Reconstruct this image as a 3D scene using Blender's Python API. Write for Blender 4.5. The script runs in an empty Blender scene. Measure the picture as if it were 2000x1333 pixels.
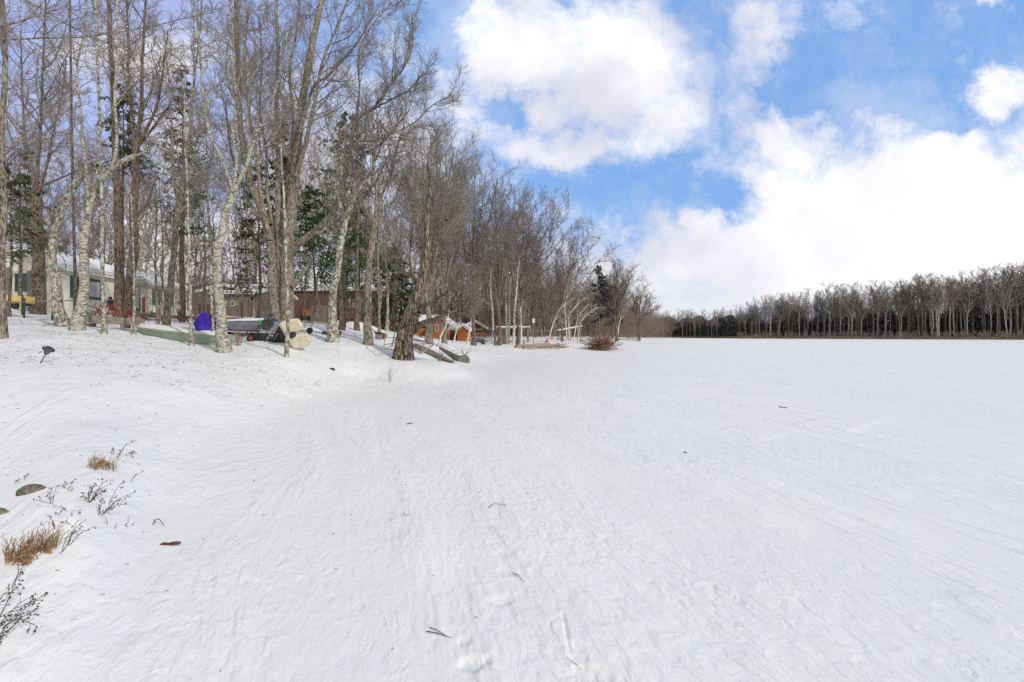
import bpy, math, random
import numpy as np
from mathutils import Vector, Matrix
R_ = math.radians
sc = bpy.context.scene
COL = sc.collection

# ---------------------------------------------------------------- camera
EYE = 1.55            # lens height above the ice
HY = 653.0            # horizon row of the 2000 x 1333 photograph
cam_d = bpy.data.cameras.new('camera'); cam = bpy.data.objects.new('camera', cam_d); COL.objects.link(cam)
cam_d.sensor_width = 36; cam_d.lens = 18.0; cam_d.clip_start = 0.05; cam_d.clip_end = 6000
cam_d.shift_y = -(666.5 - HY) / 2000.0
cam.location = (0, 0, EYE); cam.rotation_euler = (R_(90), 0, 0)
sc.camera = cam

# ---------------------------------------------------------------- exposure
sc.view_settings.view_transform = 'Standard'; sc.view_settings.look = 'None'
sc.view_settings.exposure = 0.13; sc.view_settings.gamma = 1.0
sc.cycles.max_bounces = 5; sc.cycles.transparent_max_bounces = 6; sc.cycles.use_denoising = False

# ---------------------------------------------------------------- sun
SUN_AZ, SUN_EL = 134.0, 29.0      # degrees clockwise from the view direction, and above the horizon
sl = bpy.data.lights.new('sun', 'SUN'); sl.energy = 2.2; sl.angle = R_(2.2); sl.color = (1.0, 0.95, 0.88)
so = bpy.data.objects.new('sun', sl); COL.objects.link(so)
sd = Vector((math.sin(R_(SUN_AZ)) * math.cos(R_(SUN_EL)), math.cos(R_(SUN_AZ)) * math.cos(R_(SUN_EL)), math.sin(R_(SUN_EL))))
so.rotation_euler = sd.to_track_quat('Z', 'Y').to_euler(); so.location = (0, 0, 60)

# ---------------------------------------------------------------- sky
class NT:
    def __init__(s, tree): s.t = tree; s.n = tree.nodes; s.l = tree.links
    def node(s, typ, **kw):
        nd = s.n.new(typ)
        for k, v in kw.items(): setattr(nd, k, v)
        return nd
    def link(s, a, b): s.l.new(a, b)
    def put(s, sock, v):
        if isinstance(v, bpy.types.NodeSocket): s.l.new(v, sock)
        else: sock.default_value = v
    def math(s, op, a, b=0.0, c=None, clamp=False):
        nd = s.node('ShaderNodeMath', operation=op, use_clamp=clamp); s.put(nd.inputs[0], a); s.put(nd.inputs[1], b)
        if c is not None: s.put(nd.inputs[2], c)
        return nd.outputs[0]
    def vmath(s, op, a, b=(0, 0, 0)):
        nd = s.node('ShaderNodeVectorMath', operation=op); s.put(nd.inputs[0], a); s.put(nd.inputs[1], b)
        return nd.outputs['Value'] if op in ('LENGTH', 'DOT_PRODUCT') else nd.outputs[0]
    def comb(s, x, y, z):
        nd = s.node('ShaderNodeCombineXYZ'); s.put(nd.inputs[0], x); s.put(nd.inputs[1], y); s.put(nd.inputs[2], z); return nd.outputs[0]
    def noise(s, vec, scale, detail=3.0, rough=0.55, dist=0.0, out='Fac'):
        nd = s.node('ShaderNodeTexNoise'); s.put(nd.inputs['Vector'], vec); s.put(nd.inputs['Scale'], scale)
        nd.inputs['Detail'].default_value = detail; nd.inputs['Roughness'].default_value = rough; nd.inputs['Distortion'].default_value = dist
        return nd.outputs[out]
    def mix(s, f, a, b):
        nd = s.node('ShaderNodeMix', data_type='RGBA'); s.put(nd.inputs[0], f); s.put(nd.inputs[6], a); s.put(nd.inputs[7], b); return nd.outputs[2]
    def step(s, v, a, b, lo=0.0, hi=1.0):
        nd = s.node('ShaderNodeMapRange', interpolation_type='SMOOTHSTEP'); s.put(nd.inputs[0], v)
        nd.inputs[1].default_value = a; nd.inputs[2].default_value = b; nd.inputs[3].default_value = lo; nd.inputs[4].default_value = hi
        return nd.outputs[0]

world = bpy.data.worlds.new('World'); sc.world = world; world.use_nodes = True
W = NT(world.node_tree); W.n.clear()
sky = W.node('ShaderNodeTexSky', sky_type='NISHITA'); sky.sun_disc = False
sky.sun_elevation = R_(SUN_EL); sky.sun_rotation = R_(SUN_AZ); sky.air_density = 1.0; sky.dust_density = 0.3; sky.ozone_density = 2.0
tc = W.node('ShaderNodeTexCoord')
sep = W.node('ShaderNodeSeparateXYZ'); W.link(tc.outputs['Generated'], sep.inputs[0])
ay = W.math('MAXIMUM', W.math('ABSOLUTE', sep.outputs[1]), 0.08)
gx = W.math('DIVIDE', sep.outputs[0], ay); gz_ = W.math('DIVIDE', sep.outputs[2], ay)
g0 = W.comb(gx, gz_, 0.0)
wn = W.noise(g0, 3.4, 8, 0.68, out='Color')
wv = W.vmath('SCALE', W.vmath('SUBTRACT', wn, (0.5, 0.5, 0.5))); wv.node.inputs['Scale'].default_value = 0.34
g = W.vmath('ADD', g0, wv)
CLOUD = [(1130, 115, 350, 165, 1.15), (1290, 230, 130, 120, .9), (940, 140, 150, 80, .7), (1090, 300, 170, 75, .95), (960, 260, 110, 60, .6), (700, 330, 330, 190, .75),
         (1760, 470, 560, 235, 1.5), (1560, 260, 150, 110, 1.0), (1300, 520, 330, 110, 1.1), (1480, 70, 90, 130, .75), (1660, 20, 60, 60, .4),
         (1950, 200, 95, 60, 1.0), (1900, 5, 110, 40, .7), (250, 110, 230, 90, .9), (330, 300, 120, 80, .7), (620, 170, 160, 60, .5),
         (100, 330, 120, 30, .6), (420, 500, 700, 150, 1.0), (1200, 430, 230, 50, .45), (1450, 200, 100, 90, .5), (1020, 40, 230, 90, .95), (900, 200, 110, 60, .7), (1340, 300, 90, 70, .6), (1350, 600, 500, 60, 1.0), (1000, 580, 400, 90, 1.0), (1850, 90, 60, 50, .35)]
dens = None
for cx, cy, rx, ry, wt in CLOUD:
    d = W.vmath('MULTIPLY', W.vmath('SUBTRACT', g, ((cx - 1000) / 1000, (HY - cy) / 1000, 0)), (1000 / rx, 1000 / ry, 0))
    v = W.math('MULTIPLY', W.step(W.vmath('LENGTH', d), 1.25, 0.25), wt)
    dens = v if dens is None else W.math('MAXIMUM', dens, v)
for cx, cy, rx, ry, wt in [(1010, 195, 75, 45, .8), (1390, 400, 95, 50, .75), (1250, 380, 100, 60, .4), (1620, 150, 150, 95, .9), (1830, 260, 60, 22, .5), (845, 60, 60, 60, .7), (1150, 350, 30, 20, .2)]:
    d = W.vmath('MULTIPLY', W.vmath('SUBTRACT', g, ((cx - 1000) / 1000, (HY - cy) / 1000, 0)), (1000 / rx, 1000 / ry, 0))
    dens = W.math('SUBTRACT', dens, W.math('MULTIPLY', W.step(W.vmath('LENGTH', d), 1.3, 0.2), wt))
fine = W.noise(g0, 6.5, 9, 0.66)
fine2 = W.noise(W.vmath('ADD', g0, (5.3, 2.1, 0)), 17.0, 7, 0.6)
dens = W.math('ADD', dens, W.math('MULTIPLY', W.math('SUBTRACT', fine, 0.5), 2.3))
dens = W.math('ADD', dens, W.math('MULTIPLY', W.math('SUBTRACT', fine2, 0.5), 0.4))
cover = W.math('MAXIMUM', W.step(dens, -0.12, 1.08), W.math('MULTIPLY', W.step(W.noise(W.vmath('ADD', g, (9.1, 3.3, 0)), 2.6, 7, 0.66), 0.45, 0.72), 0.40))
# unseen cloud added out of view, nearly closed, to neutralise the blue skylight
away = W.math('MAXIMUM', W.step(sep.outputs[2], 0.56, 0.72), W.step(sep.outputs[1], 0.25, -0.1))
cover = W.math('MAXIMUM', cover, away)
# anything below the horizon counts as covered
thick = W.step(dens, 0.35, 1.15)
shade = W.noise(W.vmath('ADD', g0, (1.7, 4.2, 0)), 3.4, 5, 0.55)
dull = W.math('MULTIPLY', W.step(shade, 0.33, 0.60), 1.0)
c_hi = (0.99, 0.99, 1.0, 1); c_lo = (0.70, 0.70, 0.79, 1); c_thin = (0.80, 0.84, 0.95, 1)
ccol = W.mix(thick, c_thin, c_hi)
# the thick bright bank lies to the right of the view, duller cloud to its left
east = W.step(gx, 0.25, 0.85)
ccol = W.mix(W.math('MULTIPLY', dull, W.math('SUBTRACT', 1.0, W.math('MULTIPLY', east, 0.75))), ccol, c_lo)
lowg = W.vmath('LENGTH', W.vmath('MULTIPLY', W.vmath('SUBTRACT', g, (0.27, 0.075, 0)), (1 / 0.34, 1 / 0.10, 0)))
ccol = W.mix(W.math('MULTIPLY', W.step(lowg, 1.3, 0.1), 0.6), ccol, (0.74, 0.745, 0.79, 1))
SKYK = 0.13
skyc = W.vmath('SCALE', sky.outputs[0]); skyc.node.inputs['Scale'].default_value = SKYK
west = W.step(gx, -0.12, -0.62)
blue = W.mix(W.math('MULTIPLY', west, 0.75), (0.21, 0.42, 0.83, 1), (0.47, 0.51, 0.88, 1))
skyb = W.mix(0.8, skyc, blue)
ccol = W.mix(away, ccol, (0.56, 0.565, 0.575, 1))
final = W.mix(cover, skyb, ccol)
bg = W.node('ShaderNodeBackground'); W.link(final, bg.inputs[0]); bg.inputs[1].default_value = 1.0
wo = W.node('ShaderNodeOutputWorld'); W.link(bg.outputs[0], wo.inputs[0])
world.cycles.sampling_method = 'MANUAL'; world.cycles.sample_map_resolution = 512

# ---------------------------------------------------------------- helpers
def px(x, y, d):
    """the world point seen at pixel (x, y) of the photograph, d metres ahead"""
    return np.array([(x - 1000) / 1000 * d, d, EYE + (HY - y) / 1000 * d])

def tag(o, label=None, cat=None, group=None, kind=None):
    if label: o['label'] = label
    if cat: o['category'] = cat
    if group: o['group'] = group
    if kind: o['kind'] = kind
    return o

def thing(name, label, cat, loc=(0, 0, 0), rz=0.0, group=None, rot=None):
    o = bpy.data.objects.new(name, None); COL.objects.link(o); o.empty_display_size = 0.3
    o.location = [float(v) for v in loc]; o.rotation_euler = rot if rot else (0, 0, rz)
    return tag(o, label, cat, group)

def mesh_np(name, V, Fs, mat, parent=None, smooth=True):
    """V (n,3); Fs list of (m,k) int arrays"""
    me = bpy.data.meshes.new(name)
    V = np.asarray(V, dtype=np.float32)
    me.vertices.add(len(V)); me.vertices.foreach_set('co', V.ravel())
    Fs = [np.asarray(f, dtype=np.int32) for f in Fs if len(f)]
    tot = sum(f.size for f in Fs); nf = sum(len(f) for f in Fs)
    me.loops.add(tot); me.loops.foreach_set('vertex_index', np.concatenate([f.ravel() for f in Fs]))
    ks = np.concatenate([np.full(len(f), f.shape[1], dtype=np.int32) for f in Fs])
    st = np.concatenate([[0], np.cumsum(ks)[:-1]]).astype(np.int32)
    me.polygons.add(nf); me.polygons.foreach_set('loop_start', st)
    try: me.polygons.foreach_set('loop_total', ks)
    except Exception: pass
    me.polygons.foreach_set('use_smooth', np.full(nf, smooth, dtype=bool))
    me.update(calc_edges=True)
    if mat: me.materials.append(mat)
    o = bpy.data.objects.new(name, me); COL.objects.link(o)
    if parent: o.parent = parent
    return o

class MB:
    """collects boxes, prisms, tubes and lofts, then links them as ONE mesh object"""
    def __init__(s): s.V = []; s.Q = []; s.n = 0
    def add(s, V, faces):
        V = np.asarray(V, float); s.V.append(V)
        for f in faces: s.Q.append([i + s.n for i in f])
        s.n += len(V); return s
    def box(s, c, sz, rot=(0, 0, 0), taper=1.0):
        h = np.array(sz) / 2.0
        v = np.array([[x, y, z] for z in (-1, 1) for x, y in ((-1, -1), (1, -1), (1, 1), (-1, 1))], float) * h
        v[4:, :2] *= taper
        if any(rot):
            from mathutils import Euler
            m = np.array(Euler(rot).to_matrix()); v = v @ m.T
        v += np.array(c, float)
        return s.add(v, [(3, 2, 1, 0), (4, 5, 6, 7), (0, 1, 5, 4), (1, 2, 6, 5), (2, 3, 7, 6), (3, 0, 4, 7)])
    def prism(s, pts, a, b, axis='y'):
        """pts 2d outline (counter clockwise), extruded from a to b along axis"""
        n = len(pts)
        def mk(p, t):
            return {'y': (p[0], t, p[1]), 'x': (t, p[0], p[1]), 'z': (p[0], p[1], t)}[axis]
        V = [mk(p, a) for p in pts] + [mk(p, b) for p in pts]
        fs = [tuple(range(n))[::-1], tuple(range(n, 2 * n))] + [(i, (i + 1) % n, n + (i + 1) % n, n + i) for i in range(n)]
        if axis == 'y': fs = [f[::-1] for f in fs]
        return s.add(V, fs)
    def tube(s, pts, r, sides=8, r2=None):
        P = np.array(pts, float); K = len(P)
        r = np.linspace(r, r if r2 is None else r2, K) if np.isscalar(r) else np.array(r, float)
        V, F = tube_arrays(P[None], r[None], sides)
        s.add(V, [tuple(f) for f in F])
        s.add(V[:sides], [tuple(range(sides))[::-1]]); s.add(V[-sides:], [tuple(range(sides))])
        return s
    def disc(s, c, r, w, axis, sides=20, hole=0):
        a = np.array(axis, float); a /= np.linalg.norm(a)
        c = np.array(c, float)
        return s.tube([c - a * w / 2, c + a * w / 2], r, sides)
    def ring(s, c, R, r, axis, seg=24, sides=8):
        a = np.array(axis, float); a /= np.linalg.norm(a)
        u = np.cross(a, (0, 0, 1) if abs(a[2]) < .9 else (1, 0, 0)); u /= np.linalg.norm(u); v = np.cross(a, u)
        V = []; F = []
        for i in range(seg):
            t = 2 * math.pi * i / seg; rad = math.cos(t) * u + math.sin(t) * v
            for j in range(sides):
                p = 2 * math.pi * j / sides
                V.append(np.array(c) + rad * (R + r * math.cos(p)) + a * r * math.sin(p))
        for i in range(seg):
            for j in range(sides):
                F.append((i * sides + j, i * sides + (j + 1) % sides, ((i + 1) % seg) * sides + (j + 1) % sides, ((i + 1) % seg) * sides + j))
        return s.add(V, F)
    def loft(s, rings, close=True, caps=True):
        """rings: list of equal-length point lists"""
        n = len(rings[0]); V = [p for rg in rings for p in rg]; F = []
        for i in range(len(rings) - 1):
            for j in range(n if close else n - 1):
                F.append((i * n + j, i * n + (j + 1) % n, (i + 1) * n + (j + 1) % n, (i + 1) * n + j))
        if caps and close: F += [tuple(range(n))[::-1], tuple(range((len(rings) - 1) * n, len(rings) * n))]
        return s.add(V, F)
    def build(s, name, mat, parent=None, smooth=False, bevel=0.0, world=False):
        me = bpy.data.meshes.new(name); V = np.concatenate(s.V)
        if world: V = V - np.array(parent.location)
        me.from_pydata(V.tolist(), [], s.Q); me.materials.append(mat)
        if smooth:
            for p in me.polygons: p.use_smooth = True
        me.update()
        o = bpy.data.objects.new(name, me); COL.objects.link(o)
        if parent: o.parent = parent
        if bevel:
            md = o.modifiers.new('bevel', 'BEVEL'); md.width = bevel; md.segments = 2; md.limit_method = 'ANGLE'
        return o

def tube_arrays(P, Rr, S):
    """N polylines of K points -> vertices and quads of tubes with S sides"""
    N, K, _ = P.shape
    T = np.empty_like(P); T[:, 1:-1] = P[:, 2:] - P[:, :-2]; T[:, 0] = P[:, 1] - P[:, 0]; T[:, -1] = P[:, -1] - P[:, -2]
    T /= np.linalg.norm(T, axis=2, keepdims=True) + 1e-9
    D = P[:, -1] - P[:, 0]; D /= np.linalg.norm(D, axis=1, keepdims=True) + 1e-9
    ax = np.argmin(np.abs(D), axis=1); ref = np.eye(3)[ax][:, None, :]
    A = np.cross(T, np.broadcast_to(ref, T.shape)); A /= np.linalg.norm(A, axis=2, keepdims=True) + 1e-9
    B = np.cross(T, A)
    th = np.arange(S) * 2 * math.pi / S
    V = P[:, :, None, :] + Rr[:, :, None, None] * (np.cos(th)[None, None, :, None] * A[:, :, None, :] + np.sin(th)[None, None, :, None] * B[:, :, None, :])
    idx = np.arange(N * K * S).reshape(N, K, S)
    a = idx[:, :-1, :]; b = np.roll(a, -1, axis=2); c = idx[:, 1:, :]; d = np.roll(c, -1, axis=2)
    F = np.stack([a, c, d, b], axis=-1).reshape(-1, 4)
    return V.reshape(-1, 3), F
# ---------------------------------------------------------------- materials
MATS = {}
def mat(name, c1, c2=None, scale=6.0, rough=0.8, bump=0.0, bscale=30.0, stretch=(1, 1, 1), metal=0.0, spots=None, detail=5.0, spec=0.35, contrast=(0.38, 0.62), bdist=0.01):
    """c1 and c2 mixed by stretched noise; spots = (colour, scale, threshold, stretch) lays patches with a shape of their own on top"""
    m = bpy.data.materials.new(name); m.use_nodes = True; t = NT(m.node_tree); bs = t.n['Principled BSDF']
    co = t.node('ShaderNodeTexCoord').outputs['Object']
    v = t.vmath('MULTIPLY', co, stretch)
    col = (*c1, 1)
    if c2 is not None:
        col = t.mix(t.step(t.noise(v, scale, detail, 0.62), *contrast), (*c1, 1), (*c2, 1))
    for sp in (spots or []):
        sv = t.vmath('MULTIPLY', co, sp[3])
        col = t.mix(t.step(t.noise(sv, sp[1], 4, 0.6), sp[2], sp[2] + 0.06), col, (*sp[0], 1))
    t.put(bs.inputs['Base Color'], col)
    bs.inputs['Roughness'].default_value = rough; bs.inputs['Metallic'].default_value = metal
    bs.inputs['Specular IOR Level'].default_value = spec
    if bump:
        b = t.node('ShaderNodeBump'); b.inputs['Strength'].default_value = bump; b.inputs['Distance'].default_value = bdist
        t.link(t.noise(v, bscale, 4, 0.6), b.inputs['Height']); t.link(b.outputs[0], bs.inputs['Normal'])
    MATS[name] = m; return m

def siding(name, c1, c2, period, axis='x', rough=0.7, depth=0.01, groove=0.12):
    """painted boards: grooves every period metres along an axis of the object, and a little weathering"""
    m = bpy.data.materials.new(name); m.use_nodes = True; t = NT(m.node_tree); bs = t.n['Principled BSDF']
    tcn = t.node('ShaderNodeTexCoord').outputs['Object']; sp = t.node('ShaderNodeSeparateXYZ'); t.link(tcn, sp.inputs[0])
    if axis == 'z': a = sp.outputs[2]
    else: a = t.math('ADD', sp.outputs[0], sp.outputs[1])
    f = t.math('FRACT', t.math('DIVIDE', a, period))
    gr = t.step(f, 0.0, groove)
    n = t.noise(t.vmath('MULTIPLY', tcn, (1, 1, 0.3)), 3.0, 5, 0.6)
    col = t.mix(t.step(n, 0.35, 0.7), (*c1, 1), (*c2, 1))
    t.put(bs.inputs['Base Color'], col); bs.inputs['Roughness'].default_value = rough; bs.inputs['Specular IOR Level'].default_value = 0.3
    b = t.node('ShaderNodeBump'); b.inputs['Strength'].default_value = 1.0; b.inputs['Distance'].default_value = depth
    h = gr if axis != 'z' else f
    t.link(h, b.inputs['Height']); t.link(b.outputs[0], bs.inputs['Normal'])
    return m

def snow_material():
    m = bpy.data.materials.new('snow'); m.use_nodes = True; t = NT(m.node_tree); bs = t.n['Principled BSDF']
    p = t.node('ShaderNodeNewGeometry').outputs['Position']
    al = t.vmath('DOT_PRODUCT', p, (-0.34, 0.94, 0)); ac = t.vmath('DOT_PRODUCT', p, (0.94, 0.34, 0))
    wp = t.vmath('SCALE', t.vmath('SUBTRACT', t.noise(p, 1.1, 2, out='Color'), (.5, .5, .5))); wp.node.inputs['Scale'].default_value = 0.9
    q = t.comb(t.math('MULTIPLY', al, 6.0), t.math('MULTIPLY', ac, 12.0), 0.0)
    q = t.vmath('ADD', q, wp)
    rip = t.noise(q, 1.0, 3, 0.5, 0.9)
    mid = t.noise(t.comb(t.math('MULTIPLY', al, 0.9), t.math('MULTIPLY', ac, 1.9), 3.0), 1.0, 5, 0.6)
    grain = t.noise(p, 95.0, 3, 0.7)
    amp = t.step(t.noise(p, 0.35, 2), 0.35, 0.65, 0.35, 1.0)
    crust = t.step(t.noise(t.comb(t.math('MULTIPLY', al, 0.9), t.math('MULTIPLY', ac, 3.8), 8.0), 1.0, 5, 0.7), 0.56, 0.68)
    h = t.math('ADD', t.math('MULTIPLY', t.math('MULTIPLY', rip, amp), 0.029), t.math('MULTIPLY', mid, 0.05))
    h = t.math('ADD', h, t.math('MULTIPLY', grain, 0.0009))
    h = t.math('ADD', h, t.math('MULTIPLY', crust, 0.005))
    dune = t.noise(t.comb(t.math('MULTIPLY', al, 0.22), t.math('MULTIPLY', ac, 0.9), 5.0), 1.0, 5, 0.62, 0.5)
    ledge = t.step(dune, 0.44, 0.66)
    h = t.math('ADD', h, t.math('MULTIPLY', ledge, 0.03))
    b = t.node('ShaderNodeBump'); b.inputs['Strength'].default_value = 0.75; b.inputs['Distance'].default_value = 1.0
    t.link(h, b.inputs['Height']); t.link(b.outputs[0], bs.inputs['Normal'])
    n = t.noise(p, 0.25, 4, 0.6)
    col = t.mix(t.step(n, 0.3, 0.7), (0.775, 0.785, 0.80, 1), (0.82, 0.815, 0.82, 1))
    col = t.mix(t.math('MULTIPLY', ledge, 0.5), col, (0.84, 0.845, 0.85, 1))
    t.put(bs.inputs['Base Color'], col); bs.inputs['Roughness'].default_value = 0.55; bs.inputs['Specular IOR Level'].default_value = 0.25
    return m
M_snow = snow_material()
M_roofsnow = mat('roof_snow', (0.80, 0.81, 0.84), (0.86, 0.86, 0.88), 1.5, 0.7, 0.5, 5.0, bdist=0.04)
GREY = ((0.30, 0.31, 0.26), 9.0, 0.56, (1, 1, 0.6))
M_bark = mat('bark_grey', (0.085, 0.062, 0.045), (0.36, 0.31, 0.24), 9, 0.92, 1.0, 16, (3, 3, 0.7), spots=[((0.32, 0.33, 0.25), 5.0, 0.57, (1, 1, 0.7))], bdist=0.035)
M_barkd = mat('bark_dark', (0.05, 0.034, 0.025), (0.26, 0.20, 0.15), 9, 0.95, 1.0, 16, (3, 3, 0.6), spots=[((0.22, 0.22, 0.16), 6.0, 0.63, (1, 1, 0.7))], bdist=0.04)
M_barkold = mat('bark_furrowed', (0.05, 0.033, 0.022), (0.30, 0.24, 0.18), 5, 0.95, 1.0, 6, (4, 4, 0.8), spots=[((0.30, 0.29, 0.24), 3.0, 0.62, (2, 2, 0.4))], bdist=0.07, contrast=(0.42, 0.58))
M_lichen = mat('bark_lichen', (0.11, 0.088, 0.068), (0.42, 0.40, 0.33), 12, 0.92, 0.8, 22, (1, 1, 0.8), spots=[((0.42, 0.47, 0.36), 6.0, 0.53, (1, 1, 0.8)), ((0.07, 0.055, 0.04), 14, 0.66, (1, 1, 1.6))], bdist=0.02)
M_birch = mat('bark_birch', (0.15, 0.125, 0.10), (0.50, 0.47, 0.41), 8, 0.85, 0.6, 14, (1, 1, 2.0), spots=[((0.34, 0.38, 0.26), 4.0, 0.55, (1, 1, 0.9)), ((0.055, 0.045, 0.035), 7, 0.615, (0.8, 0.8, 4.0))], bdist=0.015)
M_birchw = mat('bark_white', (0.55, 0.52, 0.46), (0.68, 0.66, 0.61), 6, 0.8, 0.3, 14, (1, 1, 2.0), spots=[((0.07, 0.055, 0.045), 6, 0.64, (0.8, 0.8, 5.0))])
M_twig = mat('twig_brown', (0.18, 0.145, 0.118), (0.32, 0.265, 0.22), 3, 0.9)
M_twigr = mat('twig_red', (0.19, 0.14, 0.11), (0.32, 0.25, 0.205), 3, 0.9)
M_twigg = mat('twig_grey', (0.17, 0.145, 0.12), (0.29, 0.26, 0.225), 3, 0.9)
M_twigd = mat('twig_dark', (0.14, 0.115, 0.10), (0.25, 0.21, 0.185), 3, 0.9)
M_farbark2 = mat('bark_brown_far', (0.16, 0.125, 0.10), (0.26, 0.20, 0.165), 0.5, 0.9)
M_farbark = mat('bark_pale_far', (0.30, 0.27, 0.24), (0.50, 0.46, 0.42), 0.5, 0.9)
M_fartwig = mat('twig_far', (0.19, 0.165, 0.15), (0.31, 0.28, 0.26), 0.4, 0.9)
M_needle = mat('needles_green', (0.035, 0.072, 0.022), (0.09, 0.15, 0.045), 2.5, 0.75, spec=0.2)
M_needled = mat('needles_olive', (0.045, 0.060, 0.022), (0.11, 0.125, 0.045), 2.0, 0.8, spec=0.2)
M_needlefshade = mat('needles_and_shade_far', (0.05, 0.052, 0.056), (0.09, 0.092, 0.094), 0.5, 0.85, spec=0.2)  # far pine needles, and the dark colour standing for shade inside the wood
# ---------------------------------------------------------------- the lie of the land
def hash2(ix, iy, seed):
    n = (ix.astype(np.int64) * 374761393 + iy.astype(np.int64) * 668265263 + seed * 982451653) & 0x7fffffff
    n = ((n ^ (n >> 13)) * 1274126177) & 0x7fffffff
    return ((n ^ (n >> 16)) & 0xffff) / 65535.0
def vnoise(x, y, seed=0):
    ix = np.floor(x); iy = np.floor(y); fx = x - ix; fy = y - iy
    fx = fx * fx * (3 - 2 * fx); fy = fy * fy * (3 - 2 * fy)
    a = hash2(ix, iy, seed); b = hash2(ix + 1, iy, seed); c = hash2(ix, iy + 1, seed); d = hash2(ix + 1, iy + 1, seed)
    return (a + (b - a) * fx) * (1 - fy) + (c + (d - c) * fx) * fy - 0.5
def fbm(x, y, o=4, seed=0):
    s = 0; a = 1.0
    for k in range(o):
        s = s + a * vnoise(x, y, seed + k); x = x * 2.03 + 7.1; y = y * 2.03 + 3.3; a *= 0.5
    return s
# surveyed points: pixel, metres ahead (height follows), on land
LAND = [(0, 622, 20), (0, 650, 15), (0, 700, 10), (85, 708, 9), (0, 760, 7), (0, 850, 5.5), (0, 960, 4.0), (60, 1100, 3.0), (200, 910, 4.6), (0, 1200, 2.5),
        (140, 637, 18), (250, 640, 19), (200, 665, 14), (420, 684, 14.6), (437, 682, 15.5), (325, 636, 23), (330, 671, 16.1), (262, 657, 17.3), (400, 683, 15.3), (200, 627, 24), (100, 612, 30), (0, 600, 31), (363, 618, 46), (265, 622, 36),
        (300, 700, 11.5), (300, 750, 9), (500, 700, 14), (500, 752, 11), (560, 686, 15), (600, 680, 17), (650, 656, 20), (560, 642, 21), (480, 640, 24), (718, 666, 19.5), (698, 652, 24), (740, 640, 30),
        (650, 722, 15), (787, 691, 18), (870, 697, 18.5), (820, 684, 21), (500, 626, 38), (600, 632, 40), (700, 648, 42), (740, 652, 42),
        (880, 686, 27), (840, 662, 42), (870, 662, 60), (900, 664, 62), (945, 668, 50), (1005, 672, 48), (1040, 676, 44), (1060, 662, 65), (1130, 664, 66), (1100, 672, 52),
        (1190, 663, 85), (1230, 663, 105), (100, 600, 60), (400, 600, 75), (700, 638, 75), (900, 640, 90), (1050, 648, 110), (1150, 652, 140), (1240, 657, 190),
        (-400, 560, 30), (-400, 640, 14), (-400, 900, 4.5), (-300, 560, 60), (150, 1000, 3.5)]
ICE = [(300, 1010), (250, 1130), (160, 1260), (420, 880), (560, 800), (700, 755), (820, 726), (960, 714), (1080, 696), (1170, 689), (1215, 680), (1262, 671), (1290, 664.8), (1300, 661.5)]
C = []; Z = []
for x, y, d in LAND:
    p = px(x, y, d); C.append(((x - 1000) / 1000 * 2.2, math.log(d))); Z.append(p[2])
for x, y in ICE:
    d = EYE / ((y - HY) / 1000)
    C.append(((x - 1000) / 1000 * 2.2, math.log(d))); Z.append(-0.02)
    C.append(((x - 1000) / 1000 * 2.2 + 0.35, math.log(d) - 0.05)); Z.append(-0.35)
C = np.array(C); Z = np.array(Z)
def tk(r2): return 0.5 * r2 * np.log(r2 + 1e-12)
nC = len(C); Kp = tk(((C[:, None] - C[None]) ** 2).sum(-1)) + np.eye(nC) * 0.02
Pm = np.c_[np.ones(nC), C]; A_ = np.block([[Kp, Pm], [Pm.T, np.zeros((3, 3))]])
WT = np.linalg.solve(A_, np.r_[Z, 0, 0, 0])
def softplus(z, k=0.05): return 0.5 * (z + np.sqrt(z * z + k * k)) - 0.0
def land(X, Y):
    """height of the bank, 0 or less on the ice"""
    X = np.asarray(X, float); Y = np.asarray(Y, float)
    Yc = np.clip(Y, 2.4, 230); u = np.clip(X / Yc, -1.5, 0.5) * 2.2; w = np.log(Yc)
    out = np.full(X.shape, WT[nC]) + WT[nC + 1] * u + WT[nC + 2] * w
    for i in range(nC): out = out + WT[i] * tk((u - C[i, 0]) ** 2 + (w - C[i, 1]) ** 2)
    sw = np.clip((X / Yc - 0.24) / 0.25, 0, 1); sw = sw * sw * (3 - 2 * sw); out = out * (1 - sw) - 0.5 * sw
    out = np.minimum(out, 5.5)
    # the wooded shore across the lake
    far = np.interp(X / np.maximum(Y, 1), [0.2, 0.30, 0.45, 0.75, 1.0, 2.0], [215, 212, 176, 153, 140, 102])
    out = np.where(Y > far - 10, np.maximum(out, np.minimum((Y - far) * 0.05, 2.5)), out)
    return out
MOUNDS = [(610, 640, 22, .7, .6, .15), (705, 648, 28, 1.2, .6, .3)]     # snow heaped over things (pixel, metres, radii, height)
def ground(X, Y):
    X = np.asarray(X, float); Y = np.asarray(Y, float)
    l = land(X, Y); m = np.clip(l / 0.25, 0, 1)
    z = softplus(l - 0.02, 0.22) - 0.02
    z = z + m * (0.10 * fbm(X * 0.35, Y * 0.35, 3, 5) + 0.035 * fbm(X * 1.7, Y * 1.7, 3, 9)) * np.clip(Y / 12, 0.25, 1)
    z = z + 0.012 * fbm(X * 0.6 + 3, Y * 0.22, 3, 2)
    for x, y, d, rx, ry, h in MOUNDS:
        cx = (x - 1000) / 1000 * d
        z = z + h * np.exp(-(((X - cx) / rx) ** 2 + ((Y - d) / ry) ** 2))
    return z
def gz(x, y): return float(ground(np.array([x]), np.array([y]))[0])
def at(x, d, up=0.0):
    """ground point under pixel column x, d metres ahead"""
    X = (x - 1000) / 1000 * d
    return Vector((X, d, gz(X, d) + up))
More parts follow.
